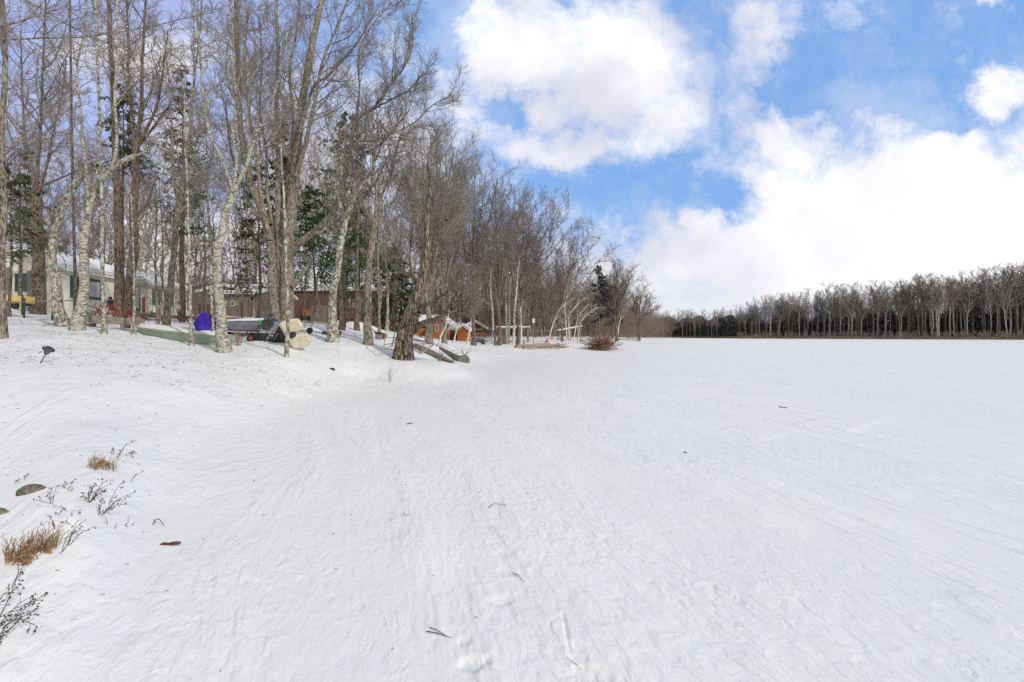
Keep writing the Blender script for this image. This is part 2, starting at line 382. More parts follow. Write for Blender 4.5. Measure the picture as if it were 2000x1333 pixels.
def hit(x, y, dmax=200):
    """where the sight line through pixel (x, y) meets the snow"""
    d = np.geomspace(1.5, dmax, 700); X = (x - 1000) / 1000 * d; zr = EYE + (HY - y) / 1000 * d
    g = ground(X, d); k = np.argmax(g > zr)
    return Vector((X[k], d[k], g[k])) if (g > zr).any() else Vector((X[-1], d[-1], g[-1]))

def build_ground():
    u = np.r_[np.linspace(-3.2, -1.15, 24)[:-1], np.linspace(-1.15, 1.12, 880), np.linspace(1.12, 3.2, 24)[1:]]
    Y = np.r_[-np.geomspace(60, 0.6, 22), np.linspace(-0.5, 1.1, 9), np.geomspace(1.2, 300, 640), np.geomspace(310, 1500, 20)]
    wd = np.abs(Y - 1.2) + 1.8
    X = u[None] * wd[:, None]; YY = np.broadcast_to(Y[:, None], X.shape).copy()
    L = land(X, YY); Zg = ground(X, YY)
    # prints and scuffs pressed into the snow of the lake
    def dent(cx, cy, ang, a, b, dep, rim=0.12):
        nonlocal Zg
        dx = X - cx; dy = YY - cy; c, s = math.cos(ang), math.sin(ang)
        q = ((dx * c + dy * s) / a) ** 2 + ((-dx * s + dy * c) / b) ** 2
        q = np.maximum(q + 0.8 * vnoise(X * 38, YY * 38, 3) + 0.4 * vnoise(X * 95, YY * 95, 4), 0)
        Zg = Zg - dep * 0.8 * np.exp(-q ** 2) + dep * rim * np.exp(-((np.sqrt(np.abs(q)) - 1.35) / 0.28) ** 2)
    def pt(x, y):
        d = EYE / ((y - HY) / 1000); return (x - 1000) / 1000 * d, d
    for x, y, a, b, dep, ang in [(925, 1290, .075, .05, .020, .3), (905, 1245, .05, .035, .010, .8), (978, 1168, .07, .055, .012, .2), (985, 1110, .06, .05, .008, .2), (1155, 1312, .085, .07, .016, .1), (1130, 1275, .04, .10, .010, 1.4),
                                 (985, 1075, .08, .05, .010, .5), (960, 1055, .07, .03, .007, .2), (1045, 1108, .05, .02, .008, .7), (1105, 1225, .012, .17, .012, 1.62), (975, 1020, .07, .04, .006, .1),
                                 (770, 845, .12, .05, .01, .3), (1010, 760, .2, .06, .012, .1)]:
        cx, cy = pt(x, y); dent(cx, cy, ang if b < a else 0, a, b, dep)
    rg = random.Random(5)
    for i in range(26):                                     # a line of animal tracks crossing towards the right
        x = 850 + i * 17 + rg.uniform(-5, 5); y = 762 + i * 1.1 + rg.uniform(-2, 2) if i < 12 else 773 + (i - 12) * .9
        cx, cy = pt(x, y); dent(cx, cy, 0, .10, .12, .022, .2)
    for i in range(34):
        x = rg.uniform(660, 800); y = 757 + (x - 660) * .06 + rg.uniform(-8, 8)
        cx, cy = pt(x, y); dent(cx, cy, rg.uniform(0, 3), rg.uniform(.06, .16), rg.uniform(.05, .12), rg.uniform(-.035, .03), .2)
    for i in range(60):
        x = rg.uniform(350, 700); y = 790 + rg.uniform(0, 60)
        cx, cy = pt(x, y); dent(cx, cy, rg.uniform(0, 3), rg.uniform(.04, .10), rg.uniform(.03, .06), rg.uniform(.004, .014), .3)
    # wind-cut ledges on the open ice
    for (x0, y0, x1, y1, h) in [(1540, 829, 1670, 846, .05), (1380, 843, 1500, 862, .03), (1520, 755, 1750, 762, .06), (1700, 716, 1990, 720, .08), (1600, 722, 1760, 726, .07), (1700, 901, 1800, 940, .03), (1640, 686, 1720, 690, .10), (1750, 683, 2000, 686, .10), (1840, 1150, 1950, 1240, .02), (1800, 870, 1960, 905, .02)]:
        ax, ay = pt(x0, y0); bx, by = pt(x1, y1); ln = math.hypot(bx - ax, by - ay); tx, ty = (bx - ax) / ln, (by - ay) / ln
        t = (X - ax) * tx + (YY - ay) * ty; n = -(X - ax) * ty + (YY - ay) * tx + 0.25 * h * 10 * vnoise(X * 3 / (1 + ay * .1), YY * 3 / (1 + ay * .1), 7)
        win = np.clip(np.minimum(t, ln - t) / (0.15 * ln), 0, 1); wdt = 0.012 * ay
        Zg = Zg + h * 0.25 * win * (np.tanh(n / wdt) + 1) * np.exp(-np.clip(n, 0, None) / (wdt * 14))
    nr, nc = X.shape
    V = np.stack([X, YY, Zg], -1).reshape(-1, 3)
    idx = np.arange(nr * nc).reshape(nr, nc)
    F = np.stack([idx[:-1, :-1], idx[:-1, 1:], idx[1:, 1:], idx[1:, :-1]], -1).reshape(-1, 4)
    Lc = (L[:-1, :-1] + L[1:, 1:]).ravel() / 2
    for name, msk in (('ground', Lc > 0.0), ('lake', Lc <= 0.0)):
        f = F[msk]; used, inv = np.unique(f, return_inverse=True)
        o = mesh_np(name, V[used], [inv.reshape(f.shape)], M_snow); o['kind'] = 'structure'
build_ground()
# ---------------------------------------------------------------- tree growing
def unit(v): return v / (np.linalg.norm(v, axis=-1, keepdims=True) + 1e-9)
def smooth_line(pts, K):
    """Catmull-Rom through the points, K samples by length"""
    P = np.array(pts, float)
    if len(P) == 2: P = np.array([P[0], (P[0] + P[1]) / 2, P[1]])
    Q = np.vstack([2 * P[0] - P[1], P, 2 * P[-1] - P[-2]]); out = []
    for i in range(1, len(Q) - 2):
        for t in np.linspace(0, 1, 10, endpoint=False):
            a, b, c, d = Q[i - 1], Q[i], Q[i + 1], Q[i + 2]
            out.append(0.5 * (2 * b + (c - a) * t + (2 * a - 5 * b + 4 * c - d) * t * t + (3 * b - a - 3 * c + d) * t ** 3))
    out.append(P[-1]); out = np.array(out)
    s = np.r_[0, np.cumsum(np.linalg.norm(np.diff(out, axis=0), axis=1))]
    q = np.linspace(0, s[-1], K)
    return np.stack([np.interp(q, s, out[:, k]) for k in range(out.shape[1])], -1)

def grow(rng, P, Rd, n, t0, t1, ang, rel, K, wig=0.18, trop=0.1, rmin=0.004, rk=0.011, fall=0.45, labs=None, azup=0.0):
    """n children on every one of the N parent lines"""
    N, Kp, _ = P.shape; M = N * n
    par = np.repeat(np.arange(N), n)
    t = np.tile((np.arange(n) + 0.5) / n, N) + rng.uniform(-0.5, 0.5, M) / n
    t = t0 + (t1 - t0) * np.clip(t, 0, 1)
    f = t * (Kp - 1); i = np.minimum(f.astype(int), Kp - 2); w = (f - i)[:, None]
    A = P[par, i]; B = P[par, i + 1]; pos = A * (1 - w) + B * w; tan = unit(B - A)
    pr = Rd[par, i] * (1 - w[:, 0]) + Rd[par, i + 1] * w[:, 0]
    plen = np.linalg.norm(np.diff(P, axis=1), axis=2).sum(1)[par]
    L = (labs if labs is not None else rel * plen) * (1 - fall * t) * rng.uniform(0.55, 1.25, M)
    rnd = unit(rng.normal(size=(M, 3))); side = unit(np.cross(tan, rnd))
    side[:, 2] += azup; side = unit(side)
    a = np.radians(ang[0] + (ang[1] - ang[0]) * rng.random(M))[:, None]
    d = unit(np.cos(a) * tan + np.sin(a) * side)
    D = np.empty((M, K - 1, 3)); cur = d
    for k in range(K - 1):
        D[:, k] = cur
        cur = unit(cur + wig * rng.normal(size=(M, 3)) + np.array([0, 0, trop]))
    P2 = np.concatenate([pos[:, None], pos[:, None] + np.cumsum(D * (L / (K - 1))[:, None, None], axis=1)], axis=1)
    r0 = np.maximum(np.minimum(pr * 0.72, L * rk), rmin)
    R2 = r0[:, None] * np.linspace(1, 0.35, K)[None]; R2 = np.maximum(R2, rmin * 0.55)
    return P2, R2

def tmesh(groups, name, material, parent):
    """groups of (P, R, sides) as one mesh in the parent's own frame"""
    Vs, Fs, n = [], [], 0
    for P, Rr, S in groups:
        V, F = tube_arrays(P, Rr, S); Vs.append(V); Fs.append(F + n); n += len(V)
    return mesh_np(name, np.concatenate(Vs), [np.concatenate(Fs)], material, parent)

def needles(rng, P, Rd, per, size, droop=0.0, flat=0.6, t0=0.25):
    """leaf-sized sprays along lines"""
    N, K, _ = P.shape; M = N * per
    par = np.repeat(np.arange(N), per); t = t0 + (1 - t0) * rng.random(M); f = t * (K - 1); i = np.minimum(f.astype(int), K - 2); w = (f - i)[:, None]
    A = P[par, i]; B = P[par, i + 1]; pos = A * (1 - w) + B * w; tan = unit(B - A)
    d = unit(tan + 0.9 * rng.normal(size=(M, 3)) * np.array([1, 1, flat]) + np.array([0, 0, -droop]))
    up = unit(np.array([0, 0, 1.0]) + 0.6 * rng.normal(size=(M, 3))); s = unit(np.cross(d, up))
    L = size * rng.uniform(0.6, 1.4, M)[:, None]; wd = L * 0.22
    V = np.stack([pos - s * wd * .4, pos + d * L * .55 - s * wd, pos + d * L, pos + d * L * .55 + s * wd], 1).reshape(-1, 3)
    return V, np.arange(len(V)).reshape(-1, 4)

TREES = []
def stem_tree(name, label, base, stems, bark, twig, seed, n1=10, len1=3.0, n2=9, n3=7, n4=0, t0=0.35, ang=(30, 60), trop=0.12, wig=0.16, rmin=0.006, fall=0.35, flare=1.5, group=None, cat='tree', sides=10, leaf=None, rk=0.011, relb=0.47):
    """stems: list of (3D points, radius at start, radius at end, [n1, len1, t0] or None).  trunk = the stems, crown = all they bear"""
    rng = np.random.default_rng(seed)
    root = thing(name, label, cat, base, group=group); b = np.array(base)
    tg, cg, cl = [], [], []
    for k, st in enumerate(stems):
        pts, ra, rb = st[0], st[1], st[2]; o = st[3] if len(st) > 3 else None
        m1, l1, s0 = (o if o else (n1, len1, t0))
        K = 18
        P = smooth_line(np.array(pts) - b, K); s = np.linspace(0, 1, K)
        Rr = ra + (rb - ra) * s ** 0.62
        P[1:-1] += 0.10 * ra * rng.normal(size=(K - 2, 3))
        if k == 0:
            Lt = np.linalg.norm(P[-1] - P[0]); Rr = Rr * (1 + (flare - 1) * np.exp(-s * Lt / (ra * 2.6)))
            P[0, 2] -= 0.15
        tg.append((P[None], Rr[None], sides if ra > 0.05 else 6))
        if m1:
            m1 = int(m1 * 1.4)
            A = grow(rng, P[None], Rr[None], m1, s0, 1.0, ang, 0, 8, wig, trop, rmin * 1.6, rk, fall, labs=l1)
            big = A; tg.append((*A, 5))
            Bq = grow(rng, *A, n2 + (3 if rmin < .0065 else 1), 0.2, 1.0, (25, 60), relb, 5, 0.2, 0.09, rmin, rk, 0.35); cg.append((*Bq, 4))
            if n3:
                Cq = grow(rng, *Bq, n3 + 1, 0.15, 1.0, (25, 60), relb, 4, 0.2, 0.07, rmin * .75, rk, 0.3); cg.append((*Cq, 3))
                if n4:
                    Dq = grow(rng, *Cq, n4, 0.15, 1.0, (25, 60), relb, 3, 0.2, 0.05, rmin, rk, 0.3); cg.append((*Dq, 3))
    tmesh(tg, 'trunk', bark, root)
    if cg: tmesh(cg, 'crown', twig, root)
    return root

def conifer(name, label, base, H, seed, needle, bark, spread=2.2, t0=0.2, whorls=26, per=7, nl=7, size=0.16, droop=0.25, lean=(0, 0), group=None, gaps=0.25, rtrunk=None, top=1.0, twn=7):
    rng = np.random.default_rng(seed); root = thing(name, label, 'tree', base, group=group)
    K = 16; s = np.linspace(0, 1, K)
    P = np.stack([lean[0] * s + 0.06 * np.cumsum(rng.normal(size=K)) * .5, lean[1] * s, -0.1 + H * s], -1); P[0, :2] = 0
    r0 = rtrunk or H * 0.011; Rr = r0 * (1.03 - s)
    nb = whorls * per; A = grow(rng, P[None], Rr[None], nb, t0, 0.99, (70, 100), 0, 6, 0.08, -0.06, 0.006, 0.012, 0.0, labs=1.0)
    t = np.clip((A[0][:, 0, 2] / H - t0) / (1 - t0), 0, 1)
    scl = spread * ((1 - t) ** 0.75 * top + 0.12) * rng.uniform(0.55, 1.1, nb)
    AP = A[0][:, :1] + (A[0] - A[0][:, :1]) * scl[:, None, None]; AR = A[1] * np.clip(scl, .3, 1)[:, None]
    keep = rng.random(nb) > gaps; AP, AR = AP[keep], AR[keep]
    Bq = grow(rng, AP, AR, twn, 0.2, 1.0, (35, 65), 0.36, 4, 0.12, -0.05 - droop * .2, 0.004, 0.01, 0.5)
    V, F = needles(rng, *Bq, nl, size, droop)
    V2, F2 = needles(rng, AP, AR, nl * 2, size, droop)
    tmesh([(P[None], Rr[None], 10), (AP, AR, 4)], 'trunk', bark, root)
    Vt, Ft = tube_arrays(*Bq, 3)
    mesh_np('crown', np.concatenate([V, V2, Vt]), [np.concatenate([F, F2 + len(V), Ft + len(V) + len(V2)])], needle, root)
    return root

def copy_thing(root, loc, rz, s, label=None, sz=None):
    r = root.copy(); COL.objects.link(r); r.location = loc; r.rotation_euler = (0, 0, rz); r.scale = (s, s, sz or s)
    if label: r['label'] = label
    for ch in list(root.children):
        c = ch.copy(); COL.objects.link(c); c.parent = r
    return r
# ---------------------------------------------------------------- the trees one can tell apart
def W_(pts, d0, d1=None, z=None):
    """pixel polyline -> world, depth running from d0 to d1"""
    d1 = d0 if d1 is None else d1; n = len(pts)
    return [px(x, y, d0 + (d1 - d0) * i / max(1, n - 1)) for i, (x, y) in enumerate(pts)]
def hero(name, label, d, stems, bark, twig, seed, **kw):
    """stems: (pixels, width px at start, at end, depth offset at the end, spec)"""
    out = []
    for k, st in enumerate(stems):
        pts, wa, wb = st[0], st[1], st[2]; dd = st[3] if len(st) > 3 else 0; o = st[4] if len(st) > 4 else None; ds = st[5] if len(st) > 5 else 0
        P = W_(pts, d + ds, d + dd)
        if k == 0: P[0][2] = gz(P[0][0], P[0][1])
        c = 1 / math.sqrt(1 + ((pts[0][0] - 1000) / 1000) ** 2)
        out.append((P, wa / 2000 * d * c, wb / 2000 * d * c, o))
    return stem_tree(name, label, out[0][0][0], out, bark, twig, seed, **kw)

hero('tall_tree', 'tall grey tree at the left edge of the picture with long arching limbs', 13.5,
     [([(6, 632), (4, 500), (8, 380), (4, 250), (10, 120), (0, -60)], 17, 11, 0, (14, 2.6, .35)),
      ([(8, 300), (60, 250), (120, 190), (150, 150)], 5, 2, 1.5, (8, 1.2, .2)), ([(6, 330), (50, 290), (110, 265)], 5, 2, -1, (8, 1.0, .2))], M_bark, M_twigg, 11, n2=9, n3=6, rmin=.005)
hero('overhanging_tree', 'tree outside the left edge whose long bare boughs cross the top left sky', 8.5,
     [([(-260, 800), (-250, 500), (-230, 250), (-180, 60), (-150, -200)], 60, 30, 0, (0, 1, .5)),
      ([(-225, 150), (-60, 85), (60, 76), (170, 72), (280, 55), (350, 38), (430, 22)], 9, 2.0, 0, (18, .75, .25)),
      ([(-180, 60), (-40, -40), (55, 2), (130, 48), (190, 78), (260, 102), (340, 128), (400, 133)], 9, 1.8, .8, (18, .65, .35)),
      ([(-230, 200), (-80, 40), (40, 72), (110, 105), (200, 130), (290, 160)], 7, 1.5, 1.2, (16, .7, .3)),
      ([(-230, 300), (-80, 160), (20, 60), (90, 20), (150, -20)], 6, 1.5, .8, (14, .7, .3)), ([(-230, 260), (-90, 230), (30, 250), (90, 262), (150, 250)], 5, 1.2, .5, (12, .6, .3)), ([(-230, 230), (-60, 140), (40, 190), (100, 200), (170, 240)], 7, 1.5, .6, (12, .7, .3))], M_bark, M_twigr, 12, n2=6, n3=3, rmin=.0028, ang=(25, 70), trop=0.02)
hero('forked_tree', 'dark thick tree before the grey cottage wing forking high into three limbs', 26,
     [([(75, 608), (74, 520), (72, 430), (70, 385)], 30, 24, 0, (0, 1, .5)), ([(70, 388), (62, 330), (50, 270), (45, 210), (40, 60)], 9, 3, 1, (13, 3.2, .2)),
      ([(71, 385), (74, 310), (80, 230), (85, 100), (90, -40)], 10, 3, -1, (14, 3.2, .2)), ([(74, 380), (90, 330), (102, 270), (118, 200), (130, 120)], 8, 3, 0, (13, 3.0, .2)),
      ([(84, 362), (115, 350), (150, 335), (180, 330)], 6, 2, 0, (6, 1.6, .3))], M_barkd, M_twigg, 13, flare=1.2)
hero('broken_birch', 'thick lichen covered birch leaning right with a snapped off top, left of the pair', 17.8,
     [([(124, 634), (112, 585), (104, 520), (104, 470), (114, 430), (128, 395), (148, 360), (172, 327)], 25, 16, .3, (5, .9, .4)),
      ([(122, 445), (135, 420), (150, 410)], 3, 1, 0, (3, .5, .3)), ([(172, 327), (178, 322), (181, 320)], 17, 12, .35, (0, 1, 1), .3)], M_lichen, M_twig, 14, n2=4, n3=3, ang=(50, 80))
hero('leaning_birch', 'pale birch arching to the right over the plank bench, right of the pair', 17.0,
     [([(150, 638), (162, 590), (163, 540), (164, 480), (172, 420), (184, 375), (202, 345), (225, 322), (264, 305)], 27, 13, .5, (6, 1.0, .5)),
      ([(206, 343), (225, 310), (228, 250), (224, 180), (232, 90), (228, 0), (235, -80)], 9, 5, 2, (16, 1.9, .3), .4),
      ([(172, 420), (168, 330), (158, 230), (150, 130), (168, 40), (165, -60)], 9, 4, 3, (14, 1.9, .3)),
      ([(262, 306), (285, 296), (296, 290)], 7, 4, .6, (3, .9, .2), .5)], M_birch, M_twig, 15, n2=8, n3=5)
hero('slim_tree', 'slim dark straight tree rising between the two lichen covered birches', 22,
     [([(147, 612), (146, 520), (143, 400), (140, 260), (138, 120), (136, -30)], 8, 4.5, 1, (14, 1.5, .4))], M_barkd, M_twig, 16, n2=6, n3=4)
hero('slim_tree', 'slim lichen spotted tree standing in front of the plank bench', 16.6,
     [([(204, 640), (201, 560), (200, 450), (197, 330), (193, 180), (188, 40), (186, -60)], 10, 5, .6, (16, 1.5, .35))], M_lichen, M_twig, 17, n2=6, n3=4)
hero('big_maple', 'big rough two stemmed tree behind the red sawhorses, crowned with spreading limbs', 23,
     [([(236, 614), (233, 540), (230, 450), (228, 360), (226, 300), (222, 200), (215, 80), (212, -40)], 24, 9, 1, (12, 2.6, .5)),
      ([(250, 616), (256, 540), (262, 470), (262, 390), (264, 320), (266, 290)], 24, 15, -.6, (4, 1.8, .6)),
      ([(265, 295), (258, 230), (252, 160), (250, 80), (246, -20)], 10, 4, -1.5, (12, 2.6, .15), -.6), ([(266, 292), (275, 220), (278, 130), (282, 40), (286, -40)], 11, 4, 0, (12, 2.6, .15), -.6),
      ([(267, 292), (290, 245), (308, 200), (318, 140), (328, 60)], 9, 3, -.4, (10, 2.3, .15), -.6), ([(268, 290), (310, 235), (340, 195), (365, 180)], 7, 2.5, 1, (9, 2.0, .15), -.6),
      ([(260, 430), (275, 415), (292, 390), (300, 360)], 6, 3, .5, (5, 1.6, .3), -.3)], M_barkd, M_twigr, 18, flare=1.4, n2=9, n3=7)
hero('lichen_sapling', 'thin pale sapling right of the big rough two stemmed tree', 17.5,
     [([(262, 634), (262, 560), (260, 470), (256, 380)], 8, 3, 0, (12, .8, .3))], M_lichen, M_twig, 19, n2=4, n3=3)
hero('twin_saplings', 'pair of thin reddish stems in front of the cottage shutters', 20,
     [([(309, 632), (306, 580), (303, 500), (306, 420), (302, 340)], 7, 3, 0, (12, .9, .3)), ([(311, 630), (316, 570), (318, 480), (314, 400)], 6, 2.5, .4, (10, .8, .3))], M_bark, M_twigr, 20, n2=5, n3=3)
hero('bent_tree', 'grey tree leaning slightly right at the corner of the white cottage', 20.5,
     [([(322, 640), (330, 580), (338, 510), (345, 440), (350, 400)], 16, 12, 0, (4, 1.6, .5)), ([(350, 405), (338, 340), (336, 260), (330, 160), (320, 60)], 8, 3, 1, (12, 2.2, .15)),
      ([(350, 402), (362, 330), (372, 250), (380, 150), (392, 40), (395, -30)], 9, 3, -1, (12, 2.4, .15)), ([(346, 430), (362, 400), (385, 370), (410, 350)], 6, 2, .5, (7, 1.5, .2))], M_bark, M_twig, 21, n2=9, n3=7)
hero('lichen_sapling', 'thin lichen covered trunk beside the black oar and left of the blue hull', 16,
     [([(375, 648), (371, 590), (372, 520), (368, 440), (366, 360), (360, 260), (362, 130)], 9, 3, .5, (16, 1.3, .4))], M_lichen, M_twig, 22, n2=6, n3=4)
hero('white_birch', 'thick pale birch with a flared base beside the sunken green boat', 15.2,
     [([(437, 681), (433, 635), (428, 580), (425, 530), (427, 480), (438, 430), (450, 395), (458, 368)], 23, 15, 0, (0, 1, .5)),
      ([(456, 372), (440, 330), (428, 300), (410, 265), (398, 200), (392, 120), (384, 20)], 8, 4, 1, (12, 1.9, .2)), ([(457, 372), (478, 330), (488, 300), (498, 268), (520, 225), (540, 170), (552, 110), (562, 60)], 9, 3.5, -.5, (14, 1.8, .2)),
      ([(455, 380), (462, 320), (456, 260), (462, 190), (450, 90), (452, -20)], 8, 3.5, .4, (14, 2.0, .2)), ([(440, 330), (420, 345), (385, 372), (350, 392)], 5, 2, 1.5, (7, 1.0, .3), .6),
      ([(486, 300), (462, 312), (440, 335), (415, 352)], 4, 2, 1, (6, .9, .3)), ([(520, 225), (545, 222), (580, 215)], 3.5, 1.5, 0, (6, .9, .3))], M_birch, M_twigg, 23, flare=1.75, n2=8, n3=5, sides=12)
hero('pole_tree', 'slender pale trunk just behind the blue hull, touching the thick birch', 16.8,
     [([(418, 655), (414, 600), (412, 520), (408, 430), (404, 330), (402, 200)], 7, 3, .5, (14, 1.2, .3))], M_lichen, M_twig, 24, n2=5, n3=4)
hero('maple_clump', 'massive clump of fused trunks behind the cream pedal boat, its limbs filling the sky', 20.5,
     [([(545, 655), (538, 580), (530, 500), (520, 440), (502, 390), (485, 340), (472, 260), (466, 160), (462, 60), (458, -40)], 26, 8, 2, (16, 3.2, .45)),
      ([(560, 657), (562, 560), (560, 470), (570, 400), (578, 340), (585, 260), (592, 190), (606, 110), (622, 30), (634, -50)], 32, 10, 1, (16, 3.0, .45)),
      ([(556, 655), (556, 560), (552, 470), (556, 400), (566, 320), (572, 230), (566, 140), (580, 60), (586, -40)], 14, 4, 1.6, (14, 2.6, .4)), ([(548, 655), (540, 540), (536, 460), (522, 380), (520, 300), (508, 220), (512, 130), (506, 30)], 12, 4, 2.6, (14, 2.6, .4)),
      ([(552, 655), (550, 560), (546, 460), (542, 380), (545, 300), (538, 210), (545, 120), (540, 20), (545, -50)], 20, 6, 2.4, (14, 2.6, .4)),
      ([(528, 470), (512, 400), (505, 320), (488, 230), (478, 120), (484, 20)], 12, 4, 0, (14, 2.6, .3)),
      ([(578, 345), (600, 270), (614, 200), (630, 120), (655, 60), (680, 0)], 11, 4, -.5, (14, 2.8, .2)),
      ([(585, 260), (612, 170), (640, 150), (668, 118), (700, 80), (735, 20)], 8, 3, 1, (12, 2.2, .2)),
      ([(530, 440), (500, 420), (478, 375), (452, 300), (440, 200)], 9, 3, 3, (12, 2.0, .3)),
      ([(562, 500), (580, 476), (612, 455), (640, 430), (658, 400), (672, 350), (681, 300), (690, 255), (700, 228)], 17, 8, -1.5, (5, 1.8, .5)),
      ([(700, 230), (735, 205), (760, 170), (790, 130), (806, 90), (806, 45)], 6, 2, -2.5, (14, 1.9, .15), -1.5), ([(700, 228), (720, 218), (762, 196), (800, 175), (828, 140)], 5.5, 2, -2, (12, 1.5, .15), -1.5),
      ([(689, 275), (730, 275), (770, 260), (810, 240), (842, 208), (882, 185)], 5, 1.8, -2.5, (14, 1.6, .15), -1.5), ([(680, 305), (705, 300), (740, 285), (780, 240), (800, 215)], 5, 2, -1, (10, 1.7, .15), -1.5),
      ([(697, 232), (702, 170), (700, 110), (720, 60), (765, 5)], 5, 2, -1.2, (12, 1.7, .2), -1.5),
      ([(615, 455), (640, 452), (672, 420), (700, 400), (730, 360), (752, 320)], 8, 3, .5, (9, 1.7, .3), -.6),
      ([(572, 560), (590, 535), (605, 515), (612, 508)], 13, 5, 0, (4, .8, .6))], M_bark, M_twig, 25, flare=1.35, n2=10, n3=7, sides=14, rmin=.0055)
hero('pole_sapling', 'thin straight speckled sapling right in front of the cream pedal boat', 14.6,
     [([(560, 688), (562, 640), (561, 580), (558, 500), (556, 430), (552, 350), (548, 280)], 9, 4, 0, (16, .7, .3))], M_lichen, M_twigg, 26, n2=4, n3=3, flare=1.3)
hero('grey_tree', 'straight lichen flecked tree beside the boat trailer beam', 19,
     [([(650, 656), (650, 600), (655, 550), (663, 500), (670, 450), (682, 410), (694, 380)], 19, 12, 0, (3, 1.2, .6)),
      ([(694, 382), (716, 350), (735, 310), (752, 262)], 6, 2.5, .5, (9, 1.7, .2)), ([(690, 390), (700, 330), (712, 270), (716, 200)], 7, 2.5, 1.4, (10, 1.9, .2)), ([(672, 440), (662, 380), (660, 320), (640, 240)], 7, 2.5, 1, (10, 2.0, .2))], M_lichen, M_twig, 27, flare=1.8, n2=9, n3=6)
hero('dark_trunk', 'dark slender tree between the trailer and the red house, bare to the top', 26,
     [([(697, 654), (697, 600), (697, 500), (700, 400), (697, 320), (700, 240)], 10, 4, 0, (16, 2.0, .45))], M_barkd, M_twig, 28, n2=7, n3=5)
hero('slim_tree', 'reddish trunk standing just right of the lichen flecked tree', 24,
     [([(668, 655), (666, 600), (664, 520), (668, 430), (662, 330), (664, 250)], 11, 5, 0, (12, 2.0, .45))], M_barkd, M_twig, 29, n2=7, n3=5)
hero('upright_maple', 'smooth grey tree in front of the red balcony, forking into a wide vase', 19.2,
     [([(718, 667), (718, 620), (719, 570), (721, 520), (727, 470), (734, 430)], 17, 13, 0, (2, 1, .7)), ([(733, 435), (742, 390), (760, 350), (772, 300), (788, 250)], 8, 3, .8, (10, 1.9, .2)),
      ([(733, 435), (735, 380), (730, 320), (738, 260), (736, 215)], 8, 3, -.6, (12, 2.0, .2)), ([(730, 450), (716, 410), (702, 380), (700, 340)], 6, 2.5, 0, (7, 1.5, .2)), ([(736, 420), (760, 400), (790, 380), (812, 365)], 5, 2, .6, (8, 1.3, .2)),
      ([(724, 490), (712, 460), (700, 448), (686, 440)], 4, 1.5, .4, (5, .9, .3))], M_bark, M_twig, 30, flare=1.4, n2=9, n3=7)
hero('slim_tree', 'thin grey tree right of the red balcony posts', 27,
     [([(741, 640), (740, 590), (738, 500), (742, 420), (738, 330)], 6, 3, 0, (12, 1.6, .4))], M_bark, M_twig, 31, n2=6, n3=5)
hero('slim_tree', 'thin pale tree before the dense spruce, left of the old leaning tree', 30,
     [([(755, 660), (757, 600), (756, 540), (750, 470), (754, 400)], 7, 3, 0, (14, 2.2, .35))], M_lichen, M_twig, 32, n2=7, n3=5)
hero('old_leaning_tree', 'old furrowed tree leaning right with low dark boughs over the metal frame', 17.8,
     [([(787, 691), (790, 660), (797, 630), (806, 600), (816, 572), (824, 545), (829, 510), (834, 470), (832, 420), (838, 370), (836, 320), (842, 275)], 38, 1.5, 0, (14, 1.5, .5)),
      ([(799, 693), (797, 665), (803, 640), (811, 620)], 20, 14, -.3, (0, 1, 1), -.3),
      ([(806, 648), (826, 632), (850, 624), (872, 608), (884, 592), (900, 575)], 14, 6, -1.6, (12, 1.2, .3)), ([(884, 594), (905, 560), (925, 540)], 6, 1.6, -2, (12, .9, .1), -1.6), ([(860, 618), (895, 605), (925, 590)], 5, 1.4, -1.4, (10, .8, .2), -1.2),
      ([(822, 598), (838, 594), (858, 582), (874, 572), (890, 560)], 8, 3, -.8, (12, 1.0, .2)), ([(817, 610), (818, 588), (826, 565), (845, 530), (870, 500)], 9, 3, .8, (13, 1.3, .2)),
      ([(816, 572), (808, 540), (796, 515), (783, 508), (790, 490)], 5, 2, .5, (7, .9, .3)), ([(808, 555), (800, 500), (806, 440), (802, 360)], 6, 2.5, 1.5, (12, 1.5, .2)),
      ([(826, 530), (850, 480), (872, 430), (882, 380)], 7, 2, 1.2, (12, 1.6, .2)), ([(790, 590), (766, 570), (752, 560)], 3, 1.2, .6, (6, .8, .3), .2)], M_barkold, M_twigg, 33, flare=1.25, n2=8, n3=6, sides=16)
# multi stemmed crown behind the old tree and the dome shaped crowns stepping down the shore
def clump(name, label, d, x, yb, ytop, spread, stems, w, bark, twig, seed, lenf=1.9, lean=0, n=12, dd=1.5, **kw):
    rng = random.Random(seed); sp = []
    yf = yb + (ytop - yb) * rng.uniform(.18, .3)
    for i in range(stems):
        t = (i + .5) / stems * 2 - 1; xt = x + lean + t * spread * rng.uniform(.8, 1.1); yt = ytop + abs(t) ** 2 * 0.22 * (yb - ytop) + rng.uniform(0, 12)
        x0 = x + t * w * .6
        if i == 0: pts = [(x, yb), (x, (yb + yf) / 2), (x0, yf)]
        else: pts = [(x, yf + rng.uniform(-10, 25))]
        mid = [(x0 + (xt - x0) * q ** 1.3 + rng.uniform(-3, 3), yf + (yt - yf) * q) for q in (.3, .55, .8, 1)]
        sp.append((pts + mid, w if i == 0 else w * .5, w * .12, rng.uniform(-dd, dd), (n, lenf, .3)))
    return hero(name, label, d, sp, bark, twig, seed, **kw)
clump('vase_tree', 'tall many stemmed tree behind the old leaning tree with a domed crown', 29, 838, 662, 262, 72, 7, 14, M_bark, M_twigg, 41, 3.0, lean=5, n=14, n2=10, n3=6, rmin=.0055)
clump('vase_tree', 'domed grey crowned tree over the orange cottages, second of the stepped row', 33, 868, 662, 285, 62, 6, 9, M_bark, M_twig, 42, 2.9, lean=12, n=12, n2=9, n3=6, rmin=.007)
